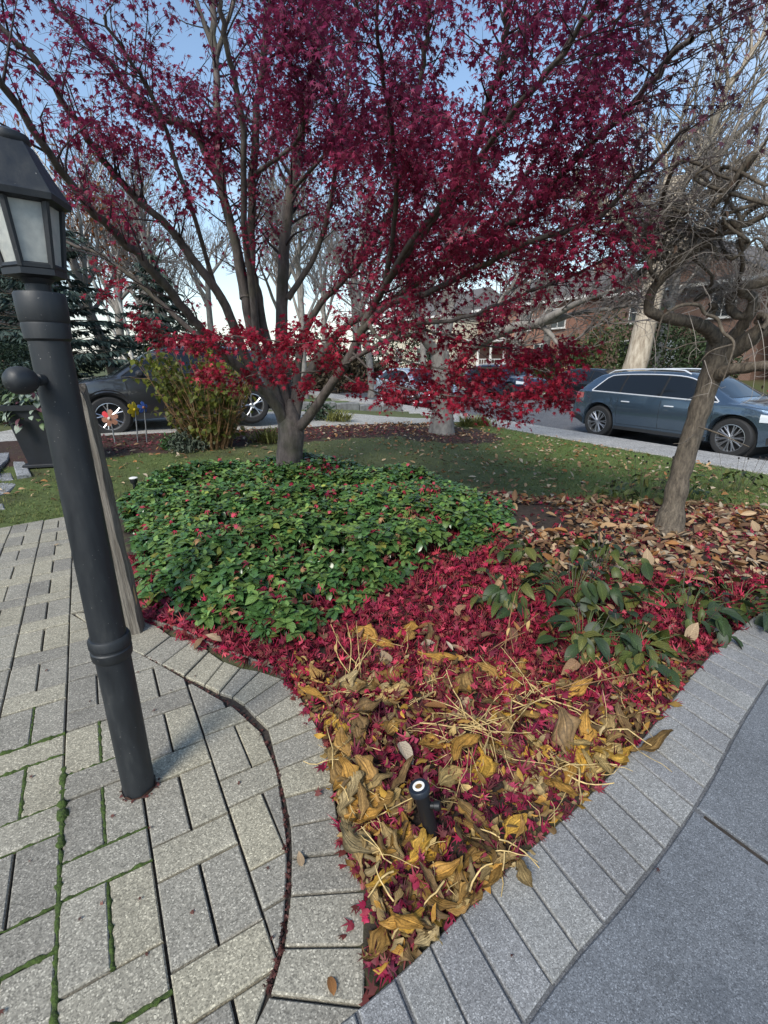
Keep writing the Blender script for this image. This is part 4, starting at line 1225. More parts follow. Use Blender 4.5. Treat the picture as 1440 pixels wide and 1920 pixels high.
def maple():
    rs = np.random.RandomState(21)
    bx, by = -1.22, 6.05
    root = empty('maple_tree', (0, 0, 0)); tag(root, 'red Japanese maple with many stems rising from the evergreen ground cover', 'tree')
    A = lambda u, v, Y: np.array(AT(u, v, Y))
    fork = A(545, 800, 6.05); base = np.array([bx, by, -0.05])
    limbs = []      # (points, r0, r1, leafy)
    def limb(pts, r0, r1, lv=1.0): limbs.append((catmull(pts, 6), r0, r1, lv))
    trunk_pts = catmull([base, A(543, 862, 6.05), A(544, 840, 6.05), A(546, 815, 6.05), fork, fork + [.0, .03, .16], fork + [.0, .05, .34]], 5)
    trunk_rad = np.interp(np.linspace(0, 1, len(trunk_pts)), [0, .15, .35, .5, .67, .84, 1], [.21, .175, .160, .165, .160, .10, .02])
    # left group
    limb([fork + [.0, 0, -.26], fork + [-.05, 0, -.03], A(520, 765, 5.95), A(478, 715, 5.75), A(420, 665, 5.45), A(372, 610, 5.2), A(300, 525, 4.8), A(240, 460, 4.5), A(165, 385, 4.15), A(60, 240, 3.7), A(-40, 90, 3.4)], 0.105, 0.022)
    limb([A(478, 715, 5.75), A(455, 655, 5.6), A(415, 560, 5.35), A(350, 470, 5.1), A(325, 435, 5.0), A(250, 365, 4.8), A(190, 300, 4.55), A(100, 160, 4.2), A(0, 40, 4.0)], 0.075, 0.02)
    limb([A(430, 675, 5.5), A(350, 612, 5.4), A(262, 533, 5.3), A(195, 485, 5.2), A(122, 452, 5.1), A(40, 420, 5.0)], 0.045, 0.012)
    limb([fork + [-.02, 0, -.22], A(512, 730, 6.1), A(478, 650, 6.15), A(460, 560, 6.1), A(437, 440, 6.0), A(405, 330, 5.9), A(362, 245, 5.75), A(280, 205, 5.55), A(205, 120, 5.3), A(90, 0, 5.0)], 0.10, 0.022)
    limb([A(460, 560, 6.1), A(446, 470, 6.25), A(418, 360, 6.4), A(408, 220, 6.5), A(402, 90, 6.6), A(395, -60, 6.7)], 0.075, 0.035)
    limb([A(403, 100, 6.6), A(378, 30, 6.6), A(350, -50, 6.6)], 0.04, 0.02)
    limb([A(404, 110, 6.6), A(425, 45, 6.6), A(450, -40, 6.6)], 0.04, 0.02)
    limb([A(482, 640, 6.15), A(470, 520, 6.0), A(458, 430, 5.8), A(456, 250, 5.5), A(430, 110, 5.2), A(415, 20, 5.0), A(400, -60, 4.9)], 0.06, 0.02)
    limb([A(410, 560, 5.4), A(355, 380, 4.9), A(290, 190, 4.5), A(250, 120, 4.3), A(190, 30, 4.1)], 0.03, 0.012)
    # upright middle stems
    limb([fork + [0, .02, -.22], A(528, 720, 6.25), A(500, 640, 6.3), A(484, 560, 6.2), A(470, 480, 6.1), A(474, 330, 6.0), A(486, 170, 5.8), A(500, 40, 5.6), A(508, -60, 5.5)], 0.10, 0.03)
    limb([fork + [.0, .05, -.2], A(535, 730, 6.4), A(528, 620, 6.55), A(532, 480, 6.7), A(545, 360, 6.8), A(570, 220, 6.9), A(600, 60, 7.0), A(610, -60, 7.0)], 0.12, 0.05)
    limb([A(540, 560, 6.6), A(590, 480, 6.5), A(620, 380, 6.3), A(640, 230, 6.0), A(660, 60, 5.7), A(680, -60, 5.5)], 0.05, 0.018)
    limb([A(548, 790, 6.1), A(556, 720, 6.3), A(566, 640, 6.4), A(600, 570, 6.3), A(650, 520, 6.1), A(720, 420, 5.8), A(760, 300, 5.4), A(790, 140, 5.0), A(810, 0, 4.7)], 0.075, 0.02)
    # right group
    limb([fork + [.0, 0, -.26], fork + [.06, 0, -.05], A(572, 790, 5.95), A(612, 735, 5.75), A(650, 680, 5.5), A(678, 620, 5.3), A(705, 565, 5.1), A(745, 500, 4.9), A(820, 400, 4.5), A(880, 300, 4.1), A(930, 150, 3.7), A(960, 0, 3.4)], 0.10, 0.02)
    limb([fork + [.0, .02, -.2], A(560, 750, 6.15), A(585, 690, 6.2), A(640, 620, 6.1), A(700, 580, 5.9), A(760, 545, 5.6), A(860, 470, 5.1), A(960, 420, 4.6), A(1080, 300, 4.0), A(1180, 200, 3.5), A(1300, 60, 3.0)], 0.085, 0.016)
    limb([A(678, 620, 5.3), A(730, 570, 5.0), A(800, 550, 4.6), A(900, 500, 4.1), A(1000, 450, 3.7), A(1100, 420, 3.4), A(1200, 330, 3.1), A(1290, 240, 2.8)], 0.05, 0.010)
    limb([A(705, 565, 5.1), A(760, 470, 4.5), A(830, 380, 3.9), A(900, 290, 3.4), A(990, 180, 2.9), A(1080, 60, 2.6), A(1150, -40, 2.4)], 0.04, 0.010)
    limb([A(720, 540, 5.0), A(740, 420, 4.4), A(740, 290, 3.9), A(720, 150, 3.4), A(700, 0, 3.0)], 0.035, 0.010)
    limb([A(650, 680, 5.5), A(720, 640, 5.0), A(770, 610, 4.6), A(850, 600, 4.2), A(940, 570, 3.9), A(1060, 520, 3.6), A(1150, 480, 3.4)], 0.035, 0.008)
    limb([A(690, 605, 5.2), A(712, 635, 5.0), A(745, 636, 4.8), A(800, 620, 4.5), A(880, 640, 4.2)], 0.03, 0.008)
    limb([A(860, 470, 5.1), A(950, 380, 4.6), A(1050, 220, 4.0), A(1120, 100, 3.6), A(1200, -20, 3.3)], 0.03, 0.010)
    limb([A(545, 360, 6.8), A(600, 300, 6.0), A(640, 240, 5.2), A(600, 120, 4.6), A(560, 20, 4.2)], 0.03, 0.010)
    limb([A(474, 330, 6.0), A(560, 260, 5.2), A(560, 160, 4.6), A(520, 60, 4.2)], 0.03, 0.010)
    # low sprays hanging before the stems
    sprays = [
        [A(650, 690, 5.4), A(590, 655, 5.0), A(520, 640, 4.75), A(450, 632, 4.6), A(390, 625, 4.5)],
        [A(430, 680, 5.45), A(410, 650, 5.1), A(370, 640, 4.9), A(320, 628, 4.8), A(285, 612, 4.75)],
        [A(655, 680, 5.4), A(600, 695, 5.0), A(530, 700, 4.8), A(470, 705, 4.7), A(425, 715, 4.65)],
        [A(670, 640, 5.3), A(740, 670, 4.8), A(820, 690, 4.5), A(900, 690, 4.2), A(980, 690, 4.0), A(1040, 700, 3.9)],
        [A(660, 660, 5.4), A(720, 715, 5.0), A(800, 735, 4.6), A(880, 745, 4.3), A(970, 750, 4.0), A(1050, 742, 3.9)],
        [A(640, 700, 5.6), A(680, 725, 5.3), A(740, 745, 5.0), A(800, 745, 4.8), A(880, 752, 4.5), A(960, 770, 4.2)],
        [A(700, 640, 5.0), A(640, 640, 4.6), A(590, 640, 4.4), A(540, 650, 4.3)],
        [A(750, 600, 5.0), A(860, 640, 4.7), A(980, 655, 4.4), A(1050, 660, 4.2)],
        [A(262, 533, 5.3), A(235, 528, 5.2), A(205, 530, 5.1)],
    ]
    nl = len(limbs)
    for s in sprays: limb(s, 0.016, 0.004, 2.0)
    tr = Tubes(); tw = Tubes(); LP = []; LD = []; LC = []; LS = []
    tr.add(trunk_pts, trunk_rad * (1 + rs.normal(size=len(trunk_rad)) * .02), 16)
    for pts, r0, r1, lv in limbs:
        n = len(pts); pts = pts + rs.normal(size=pts.shape) * np.linspace(0, min(0.012, r1), n)[:, None]
        t = np.linspace(0, 1, n); rad = (r0 + (r1 - r0) * t ** 0.6) * .88
        tr.add(pts, rad, 12 if r0 > 0.07 else 7 if r0 > 0.02 else 5)
    # flare and seams at the fork so the stems read as one trunk
    def leaves_on(P, lv, bright):
        n = len(P)
        for i in range(1, n):
            for k in range(4 if lv < 2 else 3):
                q = P[i] + (P[i - 1] - P[i]) * rs.rand() + rs.normal(size=3) * 0.035
                px, py = PROJ(q)
                if lv < 2:
                    if rs.rand() > maple_density(px, py, q): continue
                d = P[i] - P[i - 1]; d = d / np.linalg.norm(d) + rs.normal(size=3) * 0.7
                LP.append(q); LD.append(d); LS.append(rs.uniform(0.038, 0.068) * min(1.0, .40 + .14 * q[1]))
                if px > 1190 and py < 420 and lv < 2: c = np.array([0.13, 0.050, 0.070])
                elif bright: c = np.array([0.32, 0.016, 0.042])  # low sprays a brighter red: stronger light put into the leaf colour
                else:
                    k2 = ss((py - 60) / 560); c = np.array([0.215, 0.028, 0.080]) * (1 - k2) + np.array([0.32, 0.022, 0.060]) * k2  # more purple towards the top: haze put into the leaf colour
                c = c * rs.uniform(0.65, 1.35)
                if rs.rand() < 0.05: c = c * 1.5 + [0.05, 0.03, 0.02]
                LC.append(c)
    for li, (pts, r0, r1, lv) in enumerate(limbs):
        if lv == 0: continue
        n = len(pts); seg = np.linalg.norm(np.diff(pts, axis=0), axis=1); L = seg.sum()
        start = 0.42 if (r0 > 0.07) else 0.25
        if lv == 2: start = 0.12
        cnt = int(L * (15 if lv < 2 else 10.5))
        for c in range(cnt):
            t = start + (1 - start) * (c + rs.rand()) / cnt; f = t * (n - 1); i = min(int(f), n - 2)
            p = pts[i] + (pts[i + 1] - pts[i]) * (f - i); d = pts[i + 1] - pts[i]; d /= np.linalg.norm(d)
            side_ = rnd_perp(d, rs); side_[2] *= 0.55
            sd = d * rs.uniform(0.35, 0.9) + side_ * rs.uniform(0.6, 1.0) + np.array([0, 0, 0.10 if lv < 2 else 0.0])
            bl = rs.uniform(0.35, 0.85) * (1.15 - 0.5 * t) if lv < 2 else rs.uniform(0.12, 0.36)
            q0 = PROJ(p)
            if lv < 2 and rs.rand() > 0.25 + maple_density(q0[0], q0[1], p): continue
            bp = branch_path(p, sd, bl, rs, 5, 0.13, 0.03, 0.06)
            px, py = PROJ(bp[-1])
            if lv < 2 and py > 700 - max(0, (400 - px)) * 0.7: continue
            # keep the crown off the camera
            if np.min(np.linalg.norm(bp - np.array([0, 0, CAM_H]), axis=1)) < 1.3: continue
            rr = max(0.0035, r1 * 0.45) if lv < 2 else 0.003
            tw.add(bp, np.linspace(rr, 0.0018, len(bp)), 4)
            nt_ = int(bl * (11 if lv < 2 else 16)) + 1
            for k in range(nt_):
                tt = 0.2 + 0.8 * (k + rs.rand()) / nt_; g = tt * 5; j = min(int(g), 4); p2 = bp[j] + (bp[j + 1] - bp[j]) * (g - j); d2 = bp[j + 1] - bp[j]; d2 /= np.linalg.norm(d2)
                s2 = rnd_perp(d2, rs); s2[2] *= 0.6
                tp = branch_path(p2, d2 * rs.uniform(.3, .9) + s2 * 0.8, rs.uniform(0.10, 0.26) if lv < 2 else rs.uniform(.06, .15), rs, 3, 0.15, 0.0, 0.08)
                tw.add(tp, np.linspace(0.0021, 0.0010, len(tp)), 3)
                leaves_on(tp, lv, lv == 2)
            leaves_on(bp[2:], lv, lv == 2)
    LP = np.array(LP); LD = np.array(LD); n = len(LP)
    yaw = np.arctan2(LD[:, 1], LD[:, 0]); tilt = rs.uniform(0.1, 1.15, n); roll = rs.normal(0, 0.6, n)
    M = rotmats(n, rs, tilt, yaw, roll)
    tr.build('trunk', M_MAPLEBARK, root)
    tw.build('twigs', M_MAPLETWIG, root)
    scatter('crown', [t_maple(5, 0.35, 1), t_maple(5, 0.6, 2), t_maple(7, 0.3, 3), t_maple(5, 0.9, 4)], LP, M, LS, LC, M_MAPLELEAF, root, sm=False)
    print('maple leaves', n)
maple()

# ------------------------------------------------------------------ the gnarled weeping tree on the right
def gnarled():
    rs = np.random.RandomState(4)
    root = empty('gnarled_tree', (0, 0, 0)); tag(root, 'bare gnarled tree with twisted dark limbs leaning over the leaf covered bed', 'tree')
    A = lambda u, v, Y: np.array(AT(u, v, Y))
    tr = Tubes(); tw = Tubes()
    Yb = 4.10
    limbs = [([np.array(G(1252, 1003, -0.03)), A(1262, 950, Yb), A(1278, 880, Yb), A(1302, 800, Yb), A(1326, 725, Yb), A(1345, 665, Yb), A(1352, 632, Yb)], [.165, .104, .090, .086, .088, .098, .095]),
             # long limb out to the left, then back up and right
             ([A(1352, 660, Yb), A(1335, 625, 4.05), A(1305, 606, 3.95), A(1262, 598, 3.85), A(1226, 588, 3.8), A(1216, 578, 3.8), A(1222, 548, 3.75), A(1240, 522, 3.7), A(1262, 500, 3.65), A(1292, 474, 3.6), A(1322, 458, 3.55), A(1350, 430, 3.5), A(1400, 420, 3.4), A(1450, 395, 3.3)], [.085, .07, .062, .056, .052, .048, .042, .046, .044, .042, .038, .03, .026, .02]),
             ([A(1326, 455, 3.55), A(1340, 470, 3.5), A(1347, 488, 3.45)], [.03, .024, .008]),
             ([A(1260, 502, 3.65), A(1245, 480, 3.6), A(1215, 470, 3.6), A(1180, 462, 3.6)], [.022, .018, .012, .006]),
             ([A(1322, 460, 3.55), A(1310, 435, 3.55), A(1300, 430, 3.5)], [.02, .016, .006]),
             # looped limb
             ([A(1360, 650, Yb), A(1385, 620, 4.05), A(1402, 595, 4.0), A(1415, 572, 3.95), A(1408, 553, 3.9), A(1390, 545, 3.9), A(1374, 553, 3.9), A(1369, 575, 3.85), A(1380, 590, 3.8), A(1400, 590, 3.75), A(1412, 560, 3.7), A(1390, 545, 3.66), A(1420, 532, 3.6), A(1470, 520, 3.5)], [.08, .065, .055, .048, .044, .044, .044, .042, .04, .036, .04, .05, .046, .04]),
             # right going heavy limbs
             ([A(1350, 668, Yb), A(1385, 650, 4.0), A(1420, 625, 3.9), A(1470, 590, 3.8), A(1530, 560, 3.7)], [.11, .09, .08, .07, .06]),
             ([A(1335, 715, Yb), A(1362, 695, 3.95), A(1395, 690, 3.85), A(1440, 686, 3.7), A(1500, 690, 3.6)], [.07, .06, .055, .052, .05]),
             ([A(1420, 605, 3.9), A(1428, 590, 3.85), A(1440, 600, 3.8), A(1428, 618, 3.75)], [.035, .03, .03, .02]),
             ([A(1330, 590, 3.95), A(1338, 575, 3.9), A(1330, 570, 3.85)], [.05, .04, .012]),
             # paler thin limb in front
             ([A(1225, 655, 3.6), A(1240, 600, 3.6), A(1250, 588, 3.6), A(1275, 573, 3.6), A(1310, 572, 3.62), A(1322, 588, 3.64), A(1345, 598, 3.62), A(1355, 622, 3.6), A(1375, 640, 3.55), A(1372, 665, 3.5), A(1355, 715, 3.5)], [.004, .008, .012, .015, .016, .017, .017, .016, .013, .009, .006]),
             ([A(1246, 650, 3.7), A(1262, 655, 3.7), A(1290, 645, 3.75), A(1325, 640, 3.8)], [.006, .007, .007, .008]),
             ([A(1245, 655, 3.7), A(1252, 630, 3.7), A(1255, 600, 3.7)], [.004, .005, .005]),
             ([A(1305, 690, 3.6), A(1330, 660, 3.55), A(1372, 646, 3.52)], [.004, .006, .009]),
             ([A(1310, 800, 3.95), A(1345, 812, 3.8), A(1375, 825, 3.7), A(1405, 838, 3.6)], [.012, .008, .006, .004]),
             ([A(1300, 815, 3.95), A(1282, 830, 3.8), A(1262, 832, 3.7)], [.010, .006, .004])]
    for pts, rad in limbs:
        q = catmull(pts, 5); r = np.interp(np.linspace(0, 1, len(q)), np.linspace(0, 1, len(rad)), rad)
        r = r * (.74 if rad[0] < .12 else .92) * (1 + 0.05 * np.sin(np.arange(len(q)) * 1.9) + rs.normal(size=len(q)) * 0.04)
        tr.add(q, r, 14 if rad[0] > .06 else 8)
    # burrs on the trunk
    heads = []
    for pts, rad in limbs[1:8]:
        q = catmull(pts, 5); heads += [q[i] for i in range(len(q) // 3, len(q), 2)]
    extra = [A(u, v, Y) for u, v, Y in ((1200, 470, 3.6), (1260, 420, 3.5), (1320, 400, 3.4), (1400, 380, 3.3), (1440, 470, 3.3), (1380, 340, 3.2), (1440, 330, 3.1), (1300, 340, 3.3), (1230, 380, 3.4), (1160, 440, 3.6), (1440, 260, 3.0), (1350, 300, 3.1))]
    prev = A(1350, 430, 3.5)
    for e in extra:
        h0 = heads[rs.randint(len(heads))]; P = catmull([h0] + [h0 + (e - h0) * t_ + rs.normal(size=3) * .10 for t_ in (.2, .4, .6, .8)] + [e], 4); tr.add(P, np.linspace(.018, .006, len(P)), 6); heads += [e, P[8], P[14]] * 2; prev = e
    for h in range(900):
        p = heads[rs.randint(len(heads))] + rs.normal(size=3) * 0.02 + [0, 0.10, 0]
        d = rs.normal(size=3); d[2] = abs(d[2]) * 0.6 + 0.15; d[0] -= 0.25; d[1] = d[1] * .7 + .35
        L = rs.uniform(0.25, 0.75)
        P = branch_path(p, d, L, rs, 6, 0.30, 0.02, 0.30)
        px, py = PROJ(P[-1])
        if px < 1060 or py > 720: continue
        if py > 560 and rs.rand() < 0.75: continue
        tw.add(P, np.linspace(0.0026, 0.0011, len(P)), 3)
        for k in range(rs.randint(1, 4)):
            j = rs.randint(1, 6); Q = branch_path(P[j], rs.normal(size=3) * .8 + (P[j] - P[j - 1]) / L * 6, rs.uniform(.10, .28), rs, 4, .3, 0, .2); tw.add(Q, np.linspace(.0022, .0010, len(Q)), 3)
    # hanging whips at the right
    for u, v0, v1 in ((1430, 615, 740), (1412, 640, 745), (1225, 610, 700), (1300, 600, 670), (1330, 690, 745)):
        P = catmull([A(u - 9, v0 - 14, 3.75), A(u - 1, v0 + 12, 3.6), A(u + 4, (v0 + v1) / 2, 3.5), A(u + rs.uniform(-6, 8), v1, 3.5)], 4); tw.add(P, np.linspace(.0036, .0014, len(P)), 4)
        for k in range(3):
            Q = branch_path(P[rs.randint(4, len(P))], np.array([rs.normal(), rs.normal() * .5, -.8]), rs.uniform(.06, .18), rs, 3, .3); tw.add(Q, np.linspace(.0022, .001, len(Q)), 3)
    tr.build('trunk', M_DARKBARK, root); tw.build('twigs', M_GNARLTWIG, root)
    # a few dead leaves still hanging
    n = 45; P = np.array([heads[rs.randint(len(heads))] + rs.normal(size=3) * .12 - [0, 0, .05] for _ in range(n)])
    C = np.tile([[0.10, 0.065, 0.045]], (n, 1)) * rs.uniform(.6, 1.5, (n, 1))
    scatter('dead_leaves', [t_oval(.45, 4, .2, .4)], P, rotmats(n, rs, rs.uniform(.8, 1.5, n)), rs.uniform(.03, .06, n), C, M_TANLEAF, root)
gnarled()

# ------------------------------------------------------------------ bare trees
def grow(tr, tw, p, d, L, r, lvl, rs, spread=0.6, up=0.10, kids=(4, 6), minr=0.004, wob=0.12, tips=None, maxl=4):
    n = 6 if lvl < 2 else 4
    P = branch_path(p, d, L, rs, n, wob * (0.5 if lvl == 0 else 1), up * (0.4 if lvl == 0 else 1))
    rr = np.linspace(r, max(minr, r * (0.62 if lvl == 0 else 0.4)), n + 1)
    (tr if r > 0.03 else tw).add(P, rr, 9 if lvl == 0 else 6 if lvl == 1 else 3)
    if tips is not None and lvl >= maxl - 1: tips.append(P[-1]); tips.append(P[-2])
    if lvl >= maxl: return
    for k in range(rs.randint(kids[0], kids[1] + 1)):
        t = rs.uniform(0.45 if lvl == 0 else 0.25, 1.0); f = t * n; i = min(int(f), n - 1); q = P[i] + (P[i + 1] - P[i]) * (f - i); dd = P[i + 1] - P[i]; dd /= np.linalg.norm(dd)
        grow(tr, tw, q, dd * (1 - spread * 0.45) + rnd_perp(dd, rs) * spread * rs.uniform(.7, 1.2), L * rs.uniform(0.42, 0.68), max(minr, r * rs.uniform(0.35, 0.55)), lvl + 1, rs, spread, up, kids, minr, wob, tips, maxl)
def bare_tree(name, label, x, y, H, r, seed, bark, twig, group=None, leaf=None, nleaf=0, lean=(0, 0), maxl=4, kids=(4, 6), spread=.6, trunkfrac=.55, minr=.004, leafsize=(.06, .11)):
    rs = np.random.RandomState(seed); root = empty(name, (x, y, ground_z(x, y))); tag(root, label, 'tree', group)
    tr = Tubes(); tw = Tubes(); tips = []
    fl = r * 1.35
    tr.add(np.array([(0, 0, -.1), (0, 0, .05), (lean[0] * .1, lean[1] * .1, .35)]), [fl, fl * .95, r], 10)
    grow(tr, tw, np.array([lean[0] * .1, lean[1] * .1, 0.3]), np.array([lean[0], lean[1], 1.0]), H * trunkfrac, r, 0, rs, spread=spread, kids=kids, tips=tips, maxl=maxl, minr=minr)
    tr.build('trunk', bark, root)
    if tw.V: tw.build('twigs', twig, root)
    if nleaf:
        P = np.array([tips[rs.randint(len(tips))] for _ in range(nleaf)]) + rs.normal(size=(nleaf, 3)) * .12
        C = np.array(leaf)[None] * rs.uniform(.6, 1.4, (nleaf, 1))
        scatter('leaves', [t_oval(.6, 3, .1, .2)], P, rotmats(nleaf, rs, rs.uniform(-.3, 1.3, nleaf)), rs.uniform(*leafsize, nleaf), C, M_YGLEAF, root)
    return root
# grey barked ornamental tree behind the lawn
def magnolia():
    rs = np.random.RandomState(9); root = empty('magnolia_tree', (0, 0, 0)); tag(root, 'smooth grey bare tree in a mulch ring behind the lawn', 'tree')
    A = lambda u, v, Y: np.array(AT(u, v, Y)); tr = Tubes(); tw = Tubes()
    Y = 10.6
    b = np.array([AT(828, 800, Y).x, Y, ground_z(1.3, Y) - 0.03])
    L = [([b, A(829, 780, Y), A(829, 740, Y), A(828, 700, Y), A(824, 660, Y)], [.31, .25, .23, .21, .19]),
         ([A(827, 720, Y), A(850, 690, Y), A(882, 655, 10.2), A(915, 632, 9.9), A(960, 615, 9.6), A(1005, 607, 9.3), A(1040, 590, 9.0), A(1090, 565, 8.7), A(1160, 540, 8.4)], [.15, .14, .125, .11, .095, .085, .07, .045, .02]),
         ([A(1005, 607, 9.3), A(1040, 600, 9.1), A(1090, 585, 8.9), A(1150, 578, 8.6), A(1200, 570, 8.4)], [.06, .055, .045, .03, .012]),
         ([A(1015, 610, 9.3), A(1035, 630, 9.1), A(1048, 645, 9.0), A(1075, 640, 8.9), A(1110, 615, 8.7), A(1150, 600, 8.5)], [.05, .045, .03, .022, .018, .008]),
         ([A(940, 625, 9.8), A(965, 640, 9.6), A(975, 648, 9.5), A(1000, 645, 9.4)], [.05, .04, .03, .012]),
         ([A(824, 665, Y), A(800, 640, 10.4), A(780, 600, 10.2), A(770, 520, 10.0), A(780, 420, 9.8)], [.13, .10, .08, .05, .02]),
         ([A(824, 665, Y), A(840, 610, 10.8), A(850, 540, 11.0), A(880, 440, 11.2), A(900, 340, 11.4)], [.13, .11, .09, .05, .02]),
         ([A(905, 640, 10.0), A(930, 580, 9.8), A(990, 500, 9.5), A(1060, 440, 9.2)], [.06, .05, .035, .015]),
         ([A(800, 640, 10.4), A(750, 620, 10.0), A(700, 600, 9.8), A(640, 560, 9.6)], [.06, .045, .03, .012])]
    for pts, rad in L:
        q = catmull(pts, 5); r = np.interp(np.linspace(0, 1, len(q)), np.linspace(0, 1, len(rad)), rad); tr.add(q, r * (1 + rs.normal(size=len(q)) * .03), 12 if rad[0] > .1 else 7)
        if rad[0] > .2: continue
        for k in range(26 if rad[0] > .055 else 16):
            i = rs.randint(len(q) // 3, len(q) - 1); d = q[i + 1] - q[i]; d /= np.linalg.norm(d)
            P = branch_path(q[i], d * .8 + rnd_perp(d, rs) * .7 + [0, 0, .25], rs.uniform(.5, 1.3), rs, 5, .2, .06); tw.add(P, np.linspace(.014, .004, len(P)), 4)
            for m in range(5):
                j = rs.randint(1, 5); Q = branch_path(P[j], (P[j] - P[j - 1]) * 4 + rs.normal(size=3) * .6, rs.uniform(.2, .5), rs, 4, .25); tw.add(Q, np.linspace(.006, .0025, len(Q)), 3)
    tr.build('trunk', M_GREYBARK, root); tw.build('twigs', M_TANTWIG, root)
magnolia()

# ------------------------------------------------------------------ trees, hedges and shrubs of the background
bt = AT(1190, 640, 23.0)
bare_tree('street_tree', 'massive pale barked trunk across the street behind the blue grey SUV', bt.x, bt.y, 17, 0.55, 3, M_PALEBARK, M_TANTWIG, lean=(.10, .02), maxl=4, kids=(5, 7), trunkfrac=.5, minr=.008)
bgt = [(-9.0, 20.0, 13, .20, 31, 'slim bare tree behind the spruce at far left'), (-5.0, 24.0, 15, .24, 32, 'tall bare tree beyond the driveway seen through the left maple stems'),
       (-1.5, 30.0, 17, .28, 33, 'tall bare tree far behind the middle maple stems'), (4.0, 34.0, 17, .3, 34, 'tall bare tree behind the crimson crown'), (16.5, 30.0, 16, .3, 36, 'bare tree beside the house behind the gnarled tree'),
       (20.0, 24.0, 15, .26, 37, 'bare tree beyond the black SUV behind the gnarled limbs'), (10.5, 33.0, 16, .26, 39, 'bare tree in front of the red brick house'), (-14.0, 27.0, 15, .24, 40, 'bare tree rising behind the lantern')]
bgt += [(-7.5, 17.5, 10, .15, 141, 'bare tree between the spruces and the birches'), (-3.2, 19.5, 11, .16, 142, 'bare tree behind the left fork of the maple'), (-0.6, 24.0, 12, .18, 143, 'bare tree behind the maple fork'),
        (2.2, 27.5, 13, .20, 144, 'bare tree right of the maple trunk beyond the street'), (-10.5, 31.0, 14, .22, 145, 'far bare tree seen left of the maple'), (-4.5, 36.0, 15, .22, 146, 'farthest bare tree behind the left maple limbs'), (7.0, 27.5, 13, .2, 147, 'bare tree over the navy SUV'), (13.5, 26.5, 13, .2, 148, 'bare tree right of the massive pale trunk')]
for x, y, H, r, sd, lb in bgt:
    bare_tree('bare_tree', lb, x, y, H, r, sd, M_GREYBARK, M_TANTWIG, 'bare trees in the background', maxl=4, kids=(4, 7), spread=.55, trunkfrac=.42, minr=.007)
p = AT(214, 668, 15.0)
bare_tree('russet_tree', 'leaning tree with a few russet leaves between spruce and maple', p.x, p.y, 8, .17, 51, M_GREYBARK, M_TANTWIG, leaf=(.26, .095, .03), nleaf=900, lean=(-.16, 0), maxl=3, kids=(4, 6), leafsize=(.09, .17))
for k, (u, Y) in enumerate(((242, 17.5), (250, 18.0))):
    p = AT(u, 660, Y)
    bare_tree('birch_tree', ['slender white birch beside the russet tree', 'second slender white birch nearer the maple stems'][k], p.x, p.y, 9, .06, 60 + k, m_plain('white birch bark', (.6, .58, .54), .7, noise=.3, nscale=5), M_TANTWIG, 'white birches', lean=(-.12 + .05 * k, 0), maxl=3, kids=(4, 6))
# spruce
def spruce(x, y, H, Rb, seed, label, col, group=None, dens=1.0):
    rs = np.random.RandomState(seed); root = empty('spruce_tree', (x, y, ground_z(x, y) - .05)); tag(root, label, 'tree', group)
    tr = Tubes(); tr.add(np.array([(0, 0, -.1), (0, 0, H * .5), (0, 0, H * .98)]), [.16, .10, .015], 8)
    P = []; D = []; z = 0.35
    while z < H * .97:
        rad = Rb * (1 - z / H) ** .85 + .1
        for k in range(8):
            a = rs.uniform(0, 6.28); L = rad * rs.uniform(.75, 1.1)
            d = np.array([math.cos(a), math.sin(a), .12]); q = branch_path(np.array([0, 0, z]), d, L, rs, 5, .04, 0.02, .14)
            tr.add(q, np.linspace(.016, .004, 6), 3)
            m = int(L * 42 * dens)
            for t in rs.uniform(.12, 1, m):
                i = min(int(t * 5), 4); c = q[i] + (q[i + 1] - q[i]) * (t * 5 - i); w = .26 * L * (1.1 - t)
                s_ = rs.uniform(-1, 1); c = c + np.array([-math.sin(a), math.cos(a), 0]) * s_ * w; c[2] -= abs(s_) * w * .25
                P.append(c); D.append(a + s_ * .9 + rs.normal() * .3)
        z += .24 + .05 * rs.rand()
    P = np.array(P); n = len(P)
    C = np.array(col)[None] * rs.uniform(.55, 1.5, (n, 1))
    tr.build('trunk', M_DARKBARK, root)
    scatter('needles', [t_oval(.34, 2, .25, .35), t_oval(.28, 2, .1, .5)], P, rotmats(n, rs, rs.uniform(.0, .7, n), np.array(D), rs.normal(0, .7, n)), rs.uniform(.13, .26, n), C, M_NEEDLE, root)
spruce(-8.6, 13.2, 6.2, 2.4, 1, 'dark blue green spruce behind the lantern post', (.045, .070, .060))
spruce(-6.55, 14.8, 4.3, 1.7, 2, 'smaller spruce behind the crossover bonnet', (.050, .075, .060))
spruce(-12.5, 15.5, 7.0, 2.8, 3, 'spruce at the far left edge behind the hedge', (.045, .065, .055))
